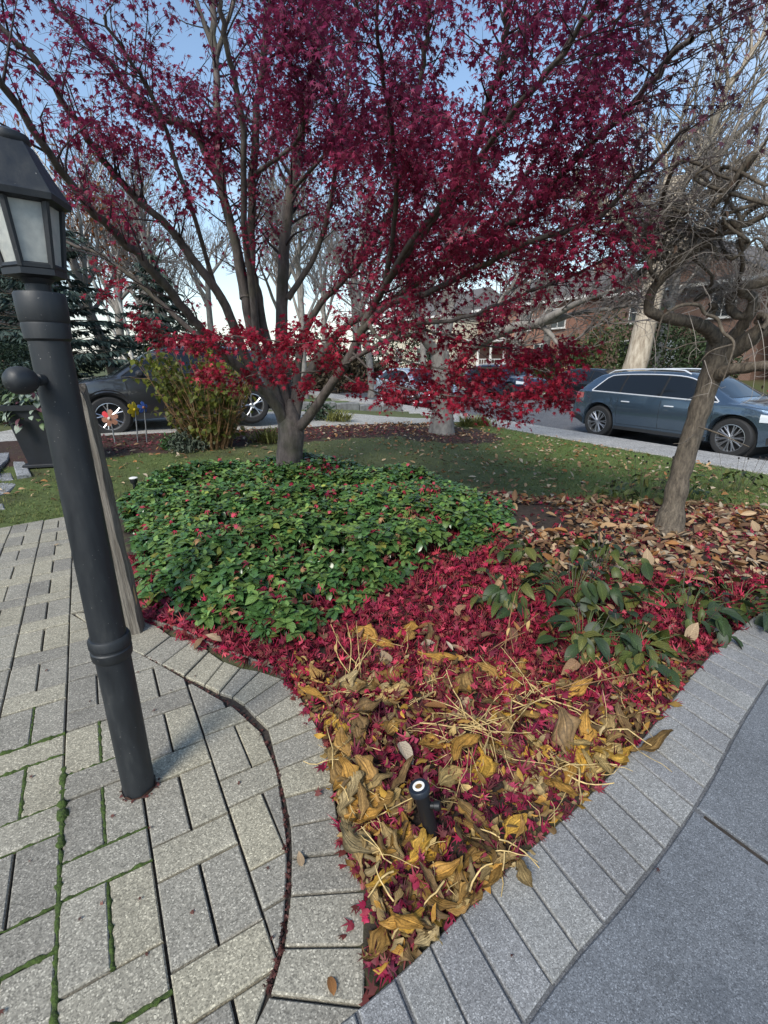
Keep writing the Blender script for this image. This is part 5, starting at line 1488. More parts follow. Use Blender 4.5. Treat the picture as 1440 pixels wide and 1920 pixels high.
def bush(name, label, x, y, rx, ry, h, n, seed, col, cat='shrub', size=(.07, .14), group=None, box=False, mat=None, z0=None, tm=None):
    rs = np.random.RandomState(seed); zg = ground_z(x, y) if z0 is None else z0; root = empty(name, (x, y, zg)); tag(root, label, cat, group)
    u = rs.normal(size=(n, 3)); u /= np.linalg.norm(u, axis=1, keepdims=True); u[:, 2] = np.abs(u[:, 2])
    if box:
        P = rs.uniform(-1, 1, (n, 3)); P[:, 2] = rs.uniform(0, 1, n); ax = rs.randint(0, 4, n)
        P[ax == 0, 2] = 1 - rs.exponential(.05, (ax == 0).sum()); P[ax == 1, 1] = -1 + rs.exponential(.06, (ax == 1).sum()); P[ax == 2, 0] = np.sign(P[ax == 2, 0]) * (1 - rs.exponential(.06, (ax == 2).sum()))
        P *= [rx, ry, h]
    else:
        lump = 1 + .16 * np.sin(u[:, 0] * 5 + seed) + .14 * np.sin(u[:, 1] * 6 + u[:, 2] * 7)
        P = u * (1 - rs.exponential(.13, (n, 1)).clip(0, .8)) * lump[:, None] * [rx, ry, h]
    P = P + rs.normal(size=P.shape) * .02
    C = np.array(col)[None] * rs.uniform(.5, 1.5, (n, 1))
    scatter('foliage', [tm or t_oval(.5, 2, .1, .2), t_oval(.4, 2, .2, .4)], P, rotmats(n, rs, rs.uniform(-.6, 1.2, n), None, rs.normal(0, .6, n)), rs.uniform(*size, n), C, mat or M_NEEDLE, root)
    tb = Tubes()
    for k in range(9):
        q = branch_path(np.array([rs.normal() * .1 * rx, rs.normal() * .1 * ry, -.03]), np.array([rs.normal() * rx * .4, rs.normal() * ry * .4, h]), h * .8, rs, 4, .12); tb.add(q, np.linspace(.03, .008, 5), 4)
    tb.build('stems', M_DARKBARK, root)
    return root
hp = AT(-10, 700, 9.6)
bush('hedge', 'clipped dark green hedge left of the crossover', -8.3, 9.9, 1.15, .55, 1.5, 9000, 5, (.022, .040, .022), 'hedge', (.05, .09), box=True)
for k, (u, v, Y, rx, h, lb, col) in enumerate(((1130, 690, 26, 1.9, 3.4, 'dark evergreen shrub by the brick house steps', (.055, .080, .028)), (1075, 690, 30, 1.1, 2.3, 'small rounded evergreen before the brick house', (.07, .10, .03)), (1245, 690, 24, 2.1, 3.2, 'dark yew to the right of the pale trunk', (.035, .055, .022)), (1310, 690, 25, 1.6, 2.6, 'low dark yew behind the gnarled trunk', (.04, .058, .024)), (1012, 690, 33, 1.1, 2.0, 'clipped green bush below the brick house wall', (.08, .11, .03)))):
    q = AT(u, v, Y); bush('evergreen_shrub', lb, q.x, q.y, rx, rx, h, 3600, 70 + k, col, size=(.14, .26), group='evergreens across the street')
for k, (x, y, rx, h, lb, col) in enumerate(((-6.0, 38.0, 5.0, 3.6, 'broad evergreen mass far behind the left maple stems', (.05, .065, .04)), (1.5, 44.0, 5.5, 4.0, 'broad evergreen mass far behind the maple fork', (.05, .068, .038)), (-14.0, 34.0, 5.0, 4.2, 'tall evergreen mass far behind the spruces', (.045, .06, .04)), (-2.4, 29.0, 2.6, 2.3, 'rounded brown hedge beyond the driveway', (.085, .065, .04)))):
    bush('far_shrub', lb, x, y, rx, 2.0, h, 3200, 170 + k, col, size=(.22, .42), group='far evergreen masses')
# wrapped bush and lit things across the street
q = AT(1067, 690, 27.0)
r = empty('wrapped_shrub', (q.x, q.y, ground_z(q.x, q.y))); tag(r, 'small upright shrub wrapped in tan burlap across the street', 'shrub')
MB().lathe([(.50, -.05), (.56, .2), (.55, .7), (.45, 1.05), (.30, 1.2)], 12).build('burlap', m_plain('burlap', (.40, .28, .15), .95, noise=.3, nscale=10, bmp=.5), r, 60)
rs = np.random.RandomState(8); n = 700; P = rs.normal(size=(n, 3)) * [.20, .20, .38] + [0, 0, 1.6]
scatter('foliage', [t_oval(.5, 2)], P, rotmats(n, rs, rs.uniform(-1.4, .2, n)), rs.uniform(.12, .22, n), np.array([[.06, .09, .03]]) * rs.uniform(.6, 1.4, (n, 1)), M_NEEDLE, r)
# yellow green shrub beside the driveway
def yg_shrub():
    rs = np.random.RandomState(14); x, y = AT(395, 800, 8.05).x, 8.05; z = ground_z(x, y)
    root = empty('hydrangea_shrub', (x, y, z)); tag(root, 'yellow green leafy shrub with bare brown canes beside the driveway', 'shrub')
    tb = Tubes(); P = []; D = []
    for k in range(170):
        a = rs.uniform(0, 6.28); o = rs.uniform(0, .34); hgt = rs.uniform(.5, 1.7)
        d = np.array([math.cos(a) * .46 - .02, math.sin(a) * .34, 1.0]); q = branch_path(np.array([math.cos(a) * o, math.sin(a) * o, -.03]), d, hgt, rs, 6, .07, 0, .03)
        tb.add(q, np.linspace(.0075, .003, 7), 4)
        for m in range(5):
            j = rs.randint(2, 7); Q = branch_path(q[j], rs.normal(size=3) * .6 + [0, 0, .4], rs.uniform(.10, .32), rs, 3, .2); tb.add(Q, np.linspace(.0035, .0015, 4), 3)
            for c in Q[1:]:
                if c[2] > .75 or rs.rand() < .25: P += [c, c + rs.normal(size=3) * .05]; D += [0, 0]
    P = np.array(P); keep = []
    for i, c in enumerate(P):
        u, v = PROJ((c[0] + x, c[1] + y, c[2] + z)); pr = 1.0
        if u > 440: pr = .35
        if v < 560: pr = .55
        keep.append(rs.rand() < pr)
    P = P[np.array(keep)]; n = len(P)
    k = ss(.5); C = np.where(rs.rand(n, 1) < .65, np.array([[.165, .185, .032]]), np.array([[.085, .105, .028]])) * rs.uniform(.6, 1.3, (n, 1))
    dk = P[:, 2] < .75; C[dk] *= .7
    root2 = tb.build('canes', M_BROWNSTEM, root)
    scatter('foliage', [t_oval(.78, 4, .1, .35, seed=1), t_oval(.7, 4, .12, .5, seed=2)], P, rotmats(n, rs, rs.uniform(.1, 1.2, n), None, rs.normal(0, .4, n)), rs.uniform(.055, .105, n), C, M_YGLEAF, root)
yg_shrub()
q = AT(345, 800, 7.7)
bush('lavender_plant', 'low grey green bushy plant at the foot of the yellow green shrub', q.x, 7.7, .30, .25, .32, 1100, 21, (.085, .105, .075), 'plant', (.06, .12), tm=t_oval(.16, 2, .1, .2))
q = AT(318, 806, 7.75)
bush('leafy_plant', 'small bright green plant left of the grey green one', q.x, 7.75, .17, .17, .22, 300, 22, (.05, .11, .035), 'plant', (.05, .10))
q = AT(590, 765, 12.3)
bush('dark_plant', 'small dark green plant by the stone edging behind the maple', q.x + .12, 12.3, .35, .3, .42, 500, 23, (.035, .06, .035), 'plant', (.07, .14))
for k, (u, v, Y, lb) in enumerate(((635, 772, 12.0, 'pale ornamental grass tuft by the edging'), (880, 772, 12.2, 'yellowing grass tuft beside the grey tree'), (905, 770, 12.4, 'green grass tuft at the kerb behind the grey tree'), (500, 800, 8.6, 'grass tuft left of the maple base'))):
    q = AT(u, v, Y); rs = np.random.RandomState(90 + k); n = 160
    r = empty('grass_tuft', (q.x, Y, ground_z(q.x, Y))); tag(r, lb, 'plant', 'grass tufts')
    scatter('blades', [t_oval(.08, 4, .05, .5)], rs.normal(size=(n, 3)) * [.14, .1, 0], rotmats(n, rs, rs.uniform(-1.4, -.6, n)), rs.uniform(.18, .38, n), np.array([[.20, .20, .06]]) * rs.uniform(.5, 1.4, (n, 1)), M_GRASS, r)

# ------------------------------------------------------------------ houses
def wall_pt(n, s): x, y = sp(n, s); return x, y
M_WINFR = m_plain('white window trim', (.72, .70, .66), .6)
M_HGLASS = m_plain('house window glass', (.03, .035, .04), .06, spec=.8)
M_ROOF = m_plain('grey shingles', (.11, .10, .095), .9, noise=.35, nscale=8)
def house(name, label, n0, s0, s1, depth, h, wallmat, ridge, windows, door=None, porch=None, roofmat=M_ROOF, chimney=False, gable_front=False):
    """front face at distance n0 across the street, between s0 and s1 along it"""
    x, y = sp(n0, (s0 + s1) / 2); z = ground_z(x, y)
    rz = math.atan2(SD[1], SD[0]); w = s1 - s0
    r = empty(name, (x, y, z), rz); tag(r, label, 'house', 'houses across the street')
    # local: +x along SD, +y across the street and away
    MB().add([(-w / 2, 0, -.3), (w / 2, 0, -.3), (w / 2, depth, -.3), (-w / 2, depth, -.3), (-w / 2, 0, h), (w / 2, 0, h), (w / 2, depth, h), (-w / 2, depth, h)], [(0, 1, 5, 4), (1, 2, 6, 5), (2, 3, 7, 6), (3, 0, 4, 7)]).build('wall', wallmat, r)
    e = .45
    if gable_front:
        MB().add([(-w / 2 - e, -e, h - .15), (w / 2 + e, -e, h - .15), (w / 2 + e, depth + e, h - .15), (-w / 2 - e, depth + e, h - .15), (0, -e, h + ridge), (0, depth + e, h + ridge)], [(0, 4, 5, 3), (1, 2, 5, 4), (2, 3, 5), (0, 3, 2, 1)]).build('roof', roofmat, r)
        MB().add([(-w / 2, -.02, h - .1), (w / 2, -.02, h - .1), (0, -.02, h + ridge - .3)], [(0, 1, 2)]).build('gable', wallmat, r)
    else:
        MB().add([(-w / 2 - e, -e, h - .1), (w / 2 + e, -e, h - .1), (w / 2 + e, depth + e, h - .1), (-w / 2 - e, depth + e, h - .1), (-w / 2 - e + 1, depth / 2, h + ridge), (w / 2 + e - 1, depth / 2, h + ridge)], [(0, 1, 5, 4), (1, 2, 5), (2, 3, 4, 5), (3, 0, 4), (0, 3, 2, 1)]).build('roof', roofmat, r)
    MB().box(0, -e - .03, h - .12, w + 2 * e, .06, .2).build('fascia', M_WINFR, r)
    for (wx, wz, ww, wh) in windows:
        f = MB().box(wx, -.03, wz, ww + .18, .09, wh + .18).build('window', M_WINFR, r)
        MB().box(wx, -.085, wz, ww, .03, wh).build('pane', M_HGLASS, f)
        MB().box(wx, -.11, wz, .05, .02, wh).box(wx, -.1115, wz, ww, .02, .05).build('glazing_bar', M_WINFR, f)
        MB().box(wx, -.09, wz - wh / 2 - .12, ww + .3, .2, .07).build('sill', M_WINFR, f)
    if door:
        dx, dc = door
        d = MB().box(dx, -.05, 1.3, 1.0, .1, 2.1).build('door', dc, r); MB().box(dx + .35, -.13, 1.2, .05, .06, .2).build('handle', M_BRASS, d)
        for k in range(4): MB().box(dx, -.35 - .3 * k, .22 - .14 * k, 1.9, .3 + .002 * k, .14).build('step', M_STONE, r)
    if porch:
        xa, xb, pd = porch
        MB().box((xa + xb) / 2, -pd / 2, 2.75, xb - xa + .3, pd, .28).build('porch_roof', M_WINFR, r)
        MB().box((xa + xb) / 2, -pd / 2, .12, xb - xa, pd - .1, .5).build('porch_floor', M_STONE, r)
        for k in range(4):
            cx = xa + .15 + (xb - xa - .3) * k / 3; MB().lathe([(.16, .37), (.13, .45), (.11, 2.5), (.15, 2.61)], 10, (cx, -pd + .2, 0)).build('column', M_WINFR, r, 40)
        for k in range(int((xb - xa) / .35)):
            cx = xa + .3 + k * .35; MB().box(cx, -pd + .2, .75, .05, .05, .75).build('baluster', M_WINFR, r)
        MB().box((xa + xb) / 2, -pd + .2, 1.16, xb - xa - .2, .07, .07).build('railing', M_WINFR, r)
    if chimney: MB().box(w * .3, depth * .45, h + ridge * .7, .9, .7, 2.2).build('chimney', wallmat, r)
M_BR1 = m_brick('red brown brick', (.24, .095, .055), (.30, .13, .08), (.30, .26, .22))
M_BR2 = m_brick('pink brown brick', (.28, .16, .11), (.33, .20, .14), (.34, .30, .26))
M_BR3 = m_brick('dark brown brick', (.15, .075, .05), (.19, .10, .07), (.25, .22, .19))
M_CREAM = m_plain('cream stucco', (.62, .56, .44), .9, noise=.1, nscale=2)
M_DOOR = m_plain('dark green door', (.02, .05, .035), .4)
house('brick_house', 'red brick house with a white columned porch across the street', 31, -38.5, -26.0, 9, 5.6, M_BR1, 2.6, [(2.0, 1.55, 1.3, 1.5), (4.6, 1.55, 1.0, 1.5), (-3.5, 4.2, 1.3, 1.3), (0, 4.2, 1.3, 1.3), (3.6, 4.2, 1.3, 1.3)], (-1.2, M_DOOR), (-5.8, -.3, 1.9), chimney=True)
house('brick_house', 'dark brick house behind the pale trunk and evergreens', 31, -24.0, -14.5, 9, 5.4, M_BR3, 2.8, [(-2.8, 1.6, 1.5, 1.4), (2.6, 1.6, 1.5, 1.4), (-2.6, 4.1, 1.2, 1.2), (2.6, 4.1, 1.2, 1.2)], (0.2, m_plain('white door', (.6, .6, .58), .5)), gable_front=True)
house('brick_house', 'pinkish brick house behind the gnarled limbs at the right', 30, -12.5, -1.5, 9, 5.4, M_BR2, 2.6, [(-3.4, 1.6, 1.7, 1.4), (0.4, 1.6, 1.2, 1.4), (3.6, 1.6, 1.5, 1.4), (-3.2, 4.1, 1.2, 1.2), (3.2, 4.1, 1.2, 1.2)], (-1.2, M_DOOR))
house('stucco_house', 'cream stucco house glimpsed through the middle of the maple', 31, -57.0, -42.0, 9, 5.6, M_CREAM, 2.8, [(-4, 1.6, 1.5, 1.5), (1, 1.6, 1.5, 1.5), (5, 1.6, 1.5, 1.5), (-4, 4.2, 1.3, 1.3), (0, 4.2, 1.3, 1.3), (4, 4.2, 1.3, 1.3)], (3.0, M_DOOR))
# neighbour's house beyond the spruces
def neighbour():
    r = empty('neighbour_house', (-24.0, 26.0, ground_z(-24, 26)), .25); tag(r, 'neighbouring brown house beyond the hedge and spruces', 'house')
    MB().box(0, 0, 2.4, 11, 9, 5.4).build('wall', M_BR3, r)
    MB().add([(-6, -5, 5), (6, -5, 5), (6, 5, 5), (-6, 5, 5), (-5, 0, 7.6), (5, 0, 7.6)], [(0, 1, 5, 4), (1, 2, 5), (2, 3, 4, 5), (3, 0, 4), (0, 3, 2, 1)]).build('roof', M_ROOF, r)
    for wx in (-3.5, 0, 3.5):
        for wz in (1.5, 4.0):
            f = MB().box(wx, -4.55, wz, 1.5, .15, 1.5).build('window', M_WINFR, r); MB().box(wx, -4.64, wz, 1.3, .06, 1.3).build('pane', M_HGLASS, f)
neighbour()

# ------------------------------------------------------------------ evergreen ground cover
def seg_dist(x, y, poly):
    b = 1e9
    for i in range(len(poly)):
        ax, ay = poly[i - 1]; bx, by = poly[i]; ex, ey = bx - ax, by - ay; L = ex * ex + ey * ey
        t = max(0, min(1, ((x - ax) * ex + (y - ay) * ey) / L)); b = min(b, math.hypot(x - ax - t * ex, y - ay - t * ey))
    return b
def gc_height(x, y):
    d = seg_dist(x, y, GC)
    return (0.07 + 0.165 * ss(d / 0.40)) * (0.70 + 0.55 * noise2(x, y, 2.6))
def ground_cover():
    rs = np.random.RandomState(3); P = []; Yw = []; T = []; S = []; C = []; tb = Tubes(); k = 0; tries = 0
    xs = [p[0] for p in GC]; ys = [p[1] for p in GC]
    while k < 3000 and tries < 60000:
        tries += 1
        x = rs.uniform(min(xs), max(xs)); y = rs.uniform(min(ys), max(ys))
        if not inpoly(x, y, GC): continue
        if rs.rand() > min(1, 0.45 + 3.2 / (y + .6) * .45): continue
        # thin places where the leaf litter shows through
        thin = noise2(x * 1.3 + 2, y * 1.3, 3.4)
        u, v = PROJ((x, y, .1))
        if thin > (.62 if v > 1000 else .68) and rs.rand() < .85: continue
        if u > 640 and v > 930 and rs.rand() < .40: continue
        if math.hypot(x + 1.22, y - 6.05) < 0.2: continue
        h = gc_height(x, y) * rs.uniform(.75, 1.12); k += 1
        lx, ly = rs.normal() * .03, rs.normal() * .03
        tb.add([(x - lx, y - ly, ground_z(x, y) - .02), (x - lx * .3, y - ly * .3, h * .6), (x, y, h)], [.003, .0028, .0018], 3)
        a0 = rs.uniform(0, 6.28); base = np.array([0.050, 0.108, 0.030]) if rs.rand() < .62 else np.array([0.105, 0.172, 0.044])
        base = base * rs.uniform(.7, 1.35)
        if rs.rand() < .006: base = np.array([.16, .19, .04])
        for tier, (m, tl, sc) in enumerate(((5, .12, 1.0), (5, .55, 1.05), (3, -.45, .62))):
            zz_ = h - (.035 if tier == 1 else 0) + (.008 if tier == 2 else 0)
            for i in range(m):
                a = a0 + i * 6.28 / m + tier * .6 + rs.normal() * .15
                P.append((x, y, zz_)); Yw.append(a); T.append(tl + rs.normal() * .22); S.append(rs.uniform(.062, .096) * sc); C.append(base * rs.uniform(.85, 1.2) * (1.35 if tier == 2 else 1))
    P = np.array(P); n = len(P); S = np.array(S) * np.where(rs.rand(n) < .25, rs.uniform(.55, .8, n), 1.0); odd = rs.rand(n); C = np.array(C); C[odd < .012] = (.20, .20, .045); C[(odd > .012) & (odd < .03)] *= [1.9, 1.35, 1.1]
    sc_ = 1 + np.clip((P[:, 1] - 3.5) * .10, 0, .4)
    root = empty('ground_cover', (0, 0, 0)); tag(root, 'glossy dark green evergreen ground cover filling the bed around the maple', 'ground cover', kind='stuff')
    tb.build('stems', M_GREENSTEM, root)
    scatter('leaves', [t_oval(.58, 4, .10, .22, seed=1), t_oval(.52, 4, .14, .30, seed=2), t_oval(.64, 4, .06, .12, seed=3)], P, rotmats(n, rs, np.array(T), np.array(Yw), rs.normal(0, .25, n)), np.array(S) * sc_, C, M_GCLEAF, root)
    print('gc leaves', n)
ground_cover()

# ------------------------------------------------------------------ fallen leaves
def litter():
    rs = np.random.RandomState(17)
    RED = [np.array(c) for c in ((.38, .018, .055), (.29, .015, .045), (.45, .035, .075), (.19, .014, .040), (.34, .035, .050), (.25, .06, .05), (.48, .065, .10), (.14, .035, .030))]
    P = []; C = []; S = []; tries = 0
    while len(P) < 15500 and tries < 300000:
        tries += 1
        x = rs.uniform(-2.0, 4.2); y = .8 + 4.6 * rs.rand() ** 1.5
        if not inpoly(x, y, BED): continue
        u, v = PROJ((x, y, 0)); pr = 1.0
        if inpoly(x, y, GC): pr = .40
        if y > 3.1 and x > 1.0: pr = .15 if not (1.0 < x < 1.9 and 4.0 < y < 4.9) else .03
        if v > 1290: pr = .62
        if u > 1150 and v < 1300: pr *= .8
        if rs.rand() > pr: continue
        ed_ = seg_dist(x, y, BED)
        P.append((x, y, ground_z(x, y) + rs.uniform(.004, .058) * min(1, .35 + ed_ / .15))); c = RED[rs.randint(8)] * rs.uniform(.45, 1.3)
        if v > 1330: c = c * np.array([.8, .9, 1.05])
        C.append(c); S.append(rs.uniform(.040, .070) * (.72 if v > 1480 else 1))
    n = len(P)
    tag(scatter('red_leaf_litter', [t_maple(7, .9, 5), t_maple(5, 1.6, 6), t_maple(5, -1.1, 7), t_maple(7, .4, 8), t_maple(7, -2.2, 9), t_maple(5, 2.4, 10)], P, rotmats(n, rs, rs.normal(0, .36, n), None, rs.normal(0, .36, n)), S, C, M_REDLITTER, sm=False),
        'crimson maple leaves carpeting the planting bed', 'leaf litter', kind='stuff')
    # leaves caught on top of the ground cover
    P = []; C = []; S = []
    while len(P) < 1000:
        x = rs.uniform(-3, 1.4); y = 2.1 + 4.8 * rs.rand() ** 1.4
        if not inpoly(x, y, GC): continue
        if rs.rand() > .25 + .9 * ss((noise2(x * 1.2 + 5, y * 1.2, 3.0) - .45) / .3): continue
        P.append((x, y, gc_height(x, y) * rs.uniform(.85, 1.16))); C.append(RED[rs.randint(8)] * rs.uniform(.7, 1.2) if rs.rand() < .8 else np.array([.30, .17, .08]) * rs.uniform(.6, 1.3)); S.append(rs.uniform(.045, .08))
    n = len(P)
    tag(scatter('caught_leaves', [t_maple(7, .9, 5), t_maple(5, 1.6, 6), t_oval(.5, 7, .2, .4)][:2], P, rotmats(n, rs, rs.normal(0, .5, n), None, rs.normal(0, .5, n)), S, C, M_REDLITTER, sm=False), 'crimson leaves caught on top of the evergreen ground cover', 'leaf litter', kind='stuff')
    # a few stray red leaves in joints and on the paving edge
    P = []
    for k in range(70):
        i = rs.randint(len(BED_EDGE) - 5) + 3; a, b = BED_EDGE[i], BED_EDGE[min(i + 1, len(BED_EDGE) - 1)]; t = rs.rand()
        P.append((a[0] + (b[0] - a[0]) * t + rs.normal() * .02, a[1] + (b[1] - a[1]) * t + rs.normal() * .02, .004 + .008 * rs.rand()))
    n = len(P); C = [RED[rs.randint(8)] * rs.uniform(.5, 1.1) for _ in range(n)]
    # debris caught in the joint beside the border course
    for k in range(70):
        x = rs.uniform(-2.2, .9); y = rs.uniform(.6, 2.6)
        if inpoly(x, y, BED): continue
        P.append((x, y, .006 if conc_side(x, y) < 0 else .016)); C.append(np.array([.10, .04, .03]) * rs.uniform(.4, 1.8))
    for k in range(26):
        a = rs.uniform(0, 6.28); P.append((POST[0] + .066 * math.cos(a), POST[1] + .066 * math.sin(a), .005)); C.append(np.array([.12, .035, .03]) * rs.uniform(.3, 1.6))
    for k in range(300):
        i = rs.randint(2, len(JOINT) - 2); a, b = JOINT[i], JOINT[i + 1]; t = rs.rand()
        P.append((a[0] + (b[0] - a[0]) * t + rs.normal() * .003, a[1] + (b[1] - a[1]) * t + rs.normal() * .003, -.004 + .004 * rs.rand())); C.append(np.array([.08, .030, .024]) * rs.uniform(.3, 1.6))
    m = len(P); S = np.concatenate([rs.uniform(.03, .055, n), rs.uniform(.010, .020, m - n)])
    tag(scatter('leaf_debris', [t_maple(5, .4, 5), t_maple(5, .8, 6)], P, rotmats(m, rs, rs.normal(0, .3, m), None, rs.normal(0, .3, m)), S, C, M_REDLITTER, sm=False), 'small red leaf scraps along the bed edge and paving joint', 'leaf litter', kind='stuff')
    # tan oval leaves, the smaller ones as a mass
    TAN = [np.array(c) for c in ((.36, .23, .12), (.26, .155, .085), (.46, .33, .20), (.19, .105, .06), (.30, .14, .05), (.40, .33, .24))]
    P = []; C = []; S = []; tries = 0
    while len(P) < 3000 and tries < 80000:
        tries += 1
        x = rs.uniform(-1.0, 4.4); y = rs.uniform(2.0, 5.35)
        if not inpoly(x, y, BED): continue
        pr = 1.0 if (y > 3.0 and x > 1.0) else .10
        if inpoly(x, y, GC): pr = .12
        if 1.0 < x < 1.9 and 4.0 < y < 4.9 and math.hypot(x - 1.45, y - 4.4) < .45: pr = .05
        if x > 2.0 and y > 3.2: pr = 1.0
        if rs.rand() > pr: continue
        P.append((x, y, ground_z(x, y) + rs.uniform(.008, .06))); C.append(TAN[rs.randint(6)] * rs.uniform(.6, 1.25)); S.append(rs.uniform(.05, .10))
    n = len(P)
    tag(scatter('tan_leaf_litter', [t_oval(.5, 4, .15, .3, seed=1), t_oval(.42, 4, .35, -.3, seed=2), t_oval(.55, 4, .05, .5, seed=3, wav=.06)], P, rotmats(n, rs, rs.normal(0, .35, n), None, rs.normal(0, .5, n)), S, C, M_TANLEAF), 'dry tan leaves scattered under the gnarled tree', 'leaf litter', kind='stuff')
    # pale bits on the lawn
    P = []; C = []; S = []
    while len(P) < 1700:
        x = rs.uniform(-4.5, 5.2); y = rs.uniform(5.0, 13.0)
        if inpoly(x, y, BED) or on_patio(x, y) or street_n(x, y) > 8.2: continue
        s_, t_ = drive_st(x, y)
        if t_ > -.1: continue
        if x < 0 and rs.rand() < .5: continue
        P.append((x, y, ground_z(x, y) + rs.uniform(.012, .035))); C.append(TAN[rs.randint(6)] * rs.uniform(.7, 1.5)); S.append(rs.uniform(.04, .11))
    for k in range(420):
        s_ = rs.uniform(1.5, 8); t_ = -rs.exponential(.45) - .05
        x = DV0[0] + DVD[0] * s_ - DVD[1] * t_; y = DV0[1] + DVD[1] * s_ + DVD[0] * t_
        P.append((x, y, ground_z(x, y) + rs.uniform(.012, .04))); C.append(TAN[rs.randint(6)] * rs.uniform(.7, 1.5)); S.append(rs.uniform(.05, .12))
    n = len(P)
    tag(scatter('lawn_leaf_litter', [t_oval(.5, 3, .2, .4, seed=1), t_oval(.4, 3, .35, -.3, seed=2)], P, rotmats(n, rs, rs.normal(0, .3, n), None, rs.normal(0, .4, n)), S, C, M_TANLEAF), 'pale dry leaves strewn over the lawn and mulch', 'leaf litter', kind='stuff')
    # red litter on the mulch by the driveway
    P = []; C = []; S = []
    for k in range(1500):
        s_ = rs.uniform(-1.0, 6); t_ = -rs.uniform(.15, 1.7); x = DV0[0] + DVD[0] * s_ - DVD[1] * t_; y = DV0[1] + DVD[1] * s_ + DVD[0] * t_
        if inpoly(x, y, GC): continue
        P.append((x, y, ground_z(x, y) + rs.uniform(.01, .03))); C.append((RED[rs.randint(8)] * .45 + np.array([.045, .03, .025])) * rs.uniform(.5, 1.2)); S.append(rs.uniform(.04, .075))
    for k in range(500):
        a = rs.uniform(0, 6.28); d = rs.uniform(0, 1.2); x = 1.3 + d * math.cos(a); y = 10.5 + d * math.sin(a)
        P.append((x, y, ground_z(x, y) + rs.uniform(.01, .03))); C.append((RED[rs.randint(8)] * .3 + np.array([.06, .04, .03])) * rs.uniform(.5, 1.2)); S.append(rs.uniform(.04, .07))
    n = len(P)
    tag(scatter('mulch_leaf_litter', [t_maple(5, .5, 5), t_maple(5, 1.0, 6)], P, rotmats(n, rs, rs.normal(0, .3, n), None, rs.normal(0, .3, n)), S, C, M_REDLITTER, sm=False), 'dull red leaves on the mulch beside the driveway', 'leaf litter', kind='stuff')
    # the larger tan leaves, each on its own
    meshes = []
    for sd, (w, fo, cu, wv) in enumerate(((.46, .16, .30, .03), (.40, .45, .15, .02), (.52, .08, -.35, .05), (.44, .25, .55, .03), (.36, .55, -.2, .02))):
        for ci in range(4):
            V, F, U = t_oval(w, 6, fo, cu, seed=sd, wav=wv); c = TAN[(sd + ci * 2) % 6] * (0.8 + .15 * ci)
            me = mesh_np('fallen_leaf', V, F, np.tile(c, (len(V), 1)), U); smooth(me); me.materials.append(M_TANLEAF); meshes.append(me)
    k = 0; spots = [(.62, 2.28), (.72, 2.35), (.28, 1.72), (.38, 1.78), (.03, 2.02), (-.27, 1.86), (.12, 1.86), (.98, 2.05), (1.25, 1.98), (.30, 2.4), (.5, 2.6), (-.1, 2.42), (-.32, 2.25), (.85, 1.55), (1.6, 2.3), (.06, 1.5)]
    tries = 0
    while k < 170 and tries < 6000:
        tries += 1
        if k < len(spots): x, y = spots[k]
        else:
            x = rs.uniform(.2, 4.0); y = rs.uniform(1.9, 5.0)
            if not inpoly(x, y, BED) or inpoly(x, y, GC): continue
            if not (y > 3.0 and x > 1.1) and rs.rand() > .12: continue
        o = bpy.data.objects.new('fallen_leaf', meshes[rs.randint(len(meshes))]); link(o)
        s = rs.uniform(.10, .15); o.scale = (s, s, s); o.location = (x, y, ground_z(x, y) + rs.uniform(.035, .07)); o.rotation_euler = (rs.normal(0, .35), rs.normal(0, .3), rs.uniform(0, 6.28))
        tag(o, 'large dry tan leaf lying loose on the planting bed', 'leaf', 'large fallen tan leaves'); k += 1
    # strays on the paving
    for (u, v, s, rz, lb) in ((567, 1625, .045, 2.0, 'single small tan leaf on the border pavers beside the bed'), (626, 1868, .05, 1.9, 'single pale leaf on the paver nearest the viewer'), (100, 1022, .05, .3, 'small russet leaf alone on the far patio pavers')):
        g_ = G(u, v, 0.01); o = bpy.data.objects.new('stray_leaf', meshes[2 if v > 1700 else 8]); link(o); o.scale = (s, s, s); o.location = (g_.x, g_.y, .012); o.rotation_euler = (.1, .05, rz); tag(o, lb, 'leaf')
litter()

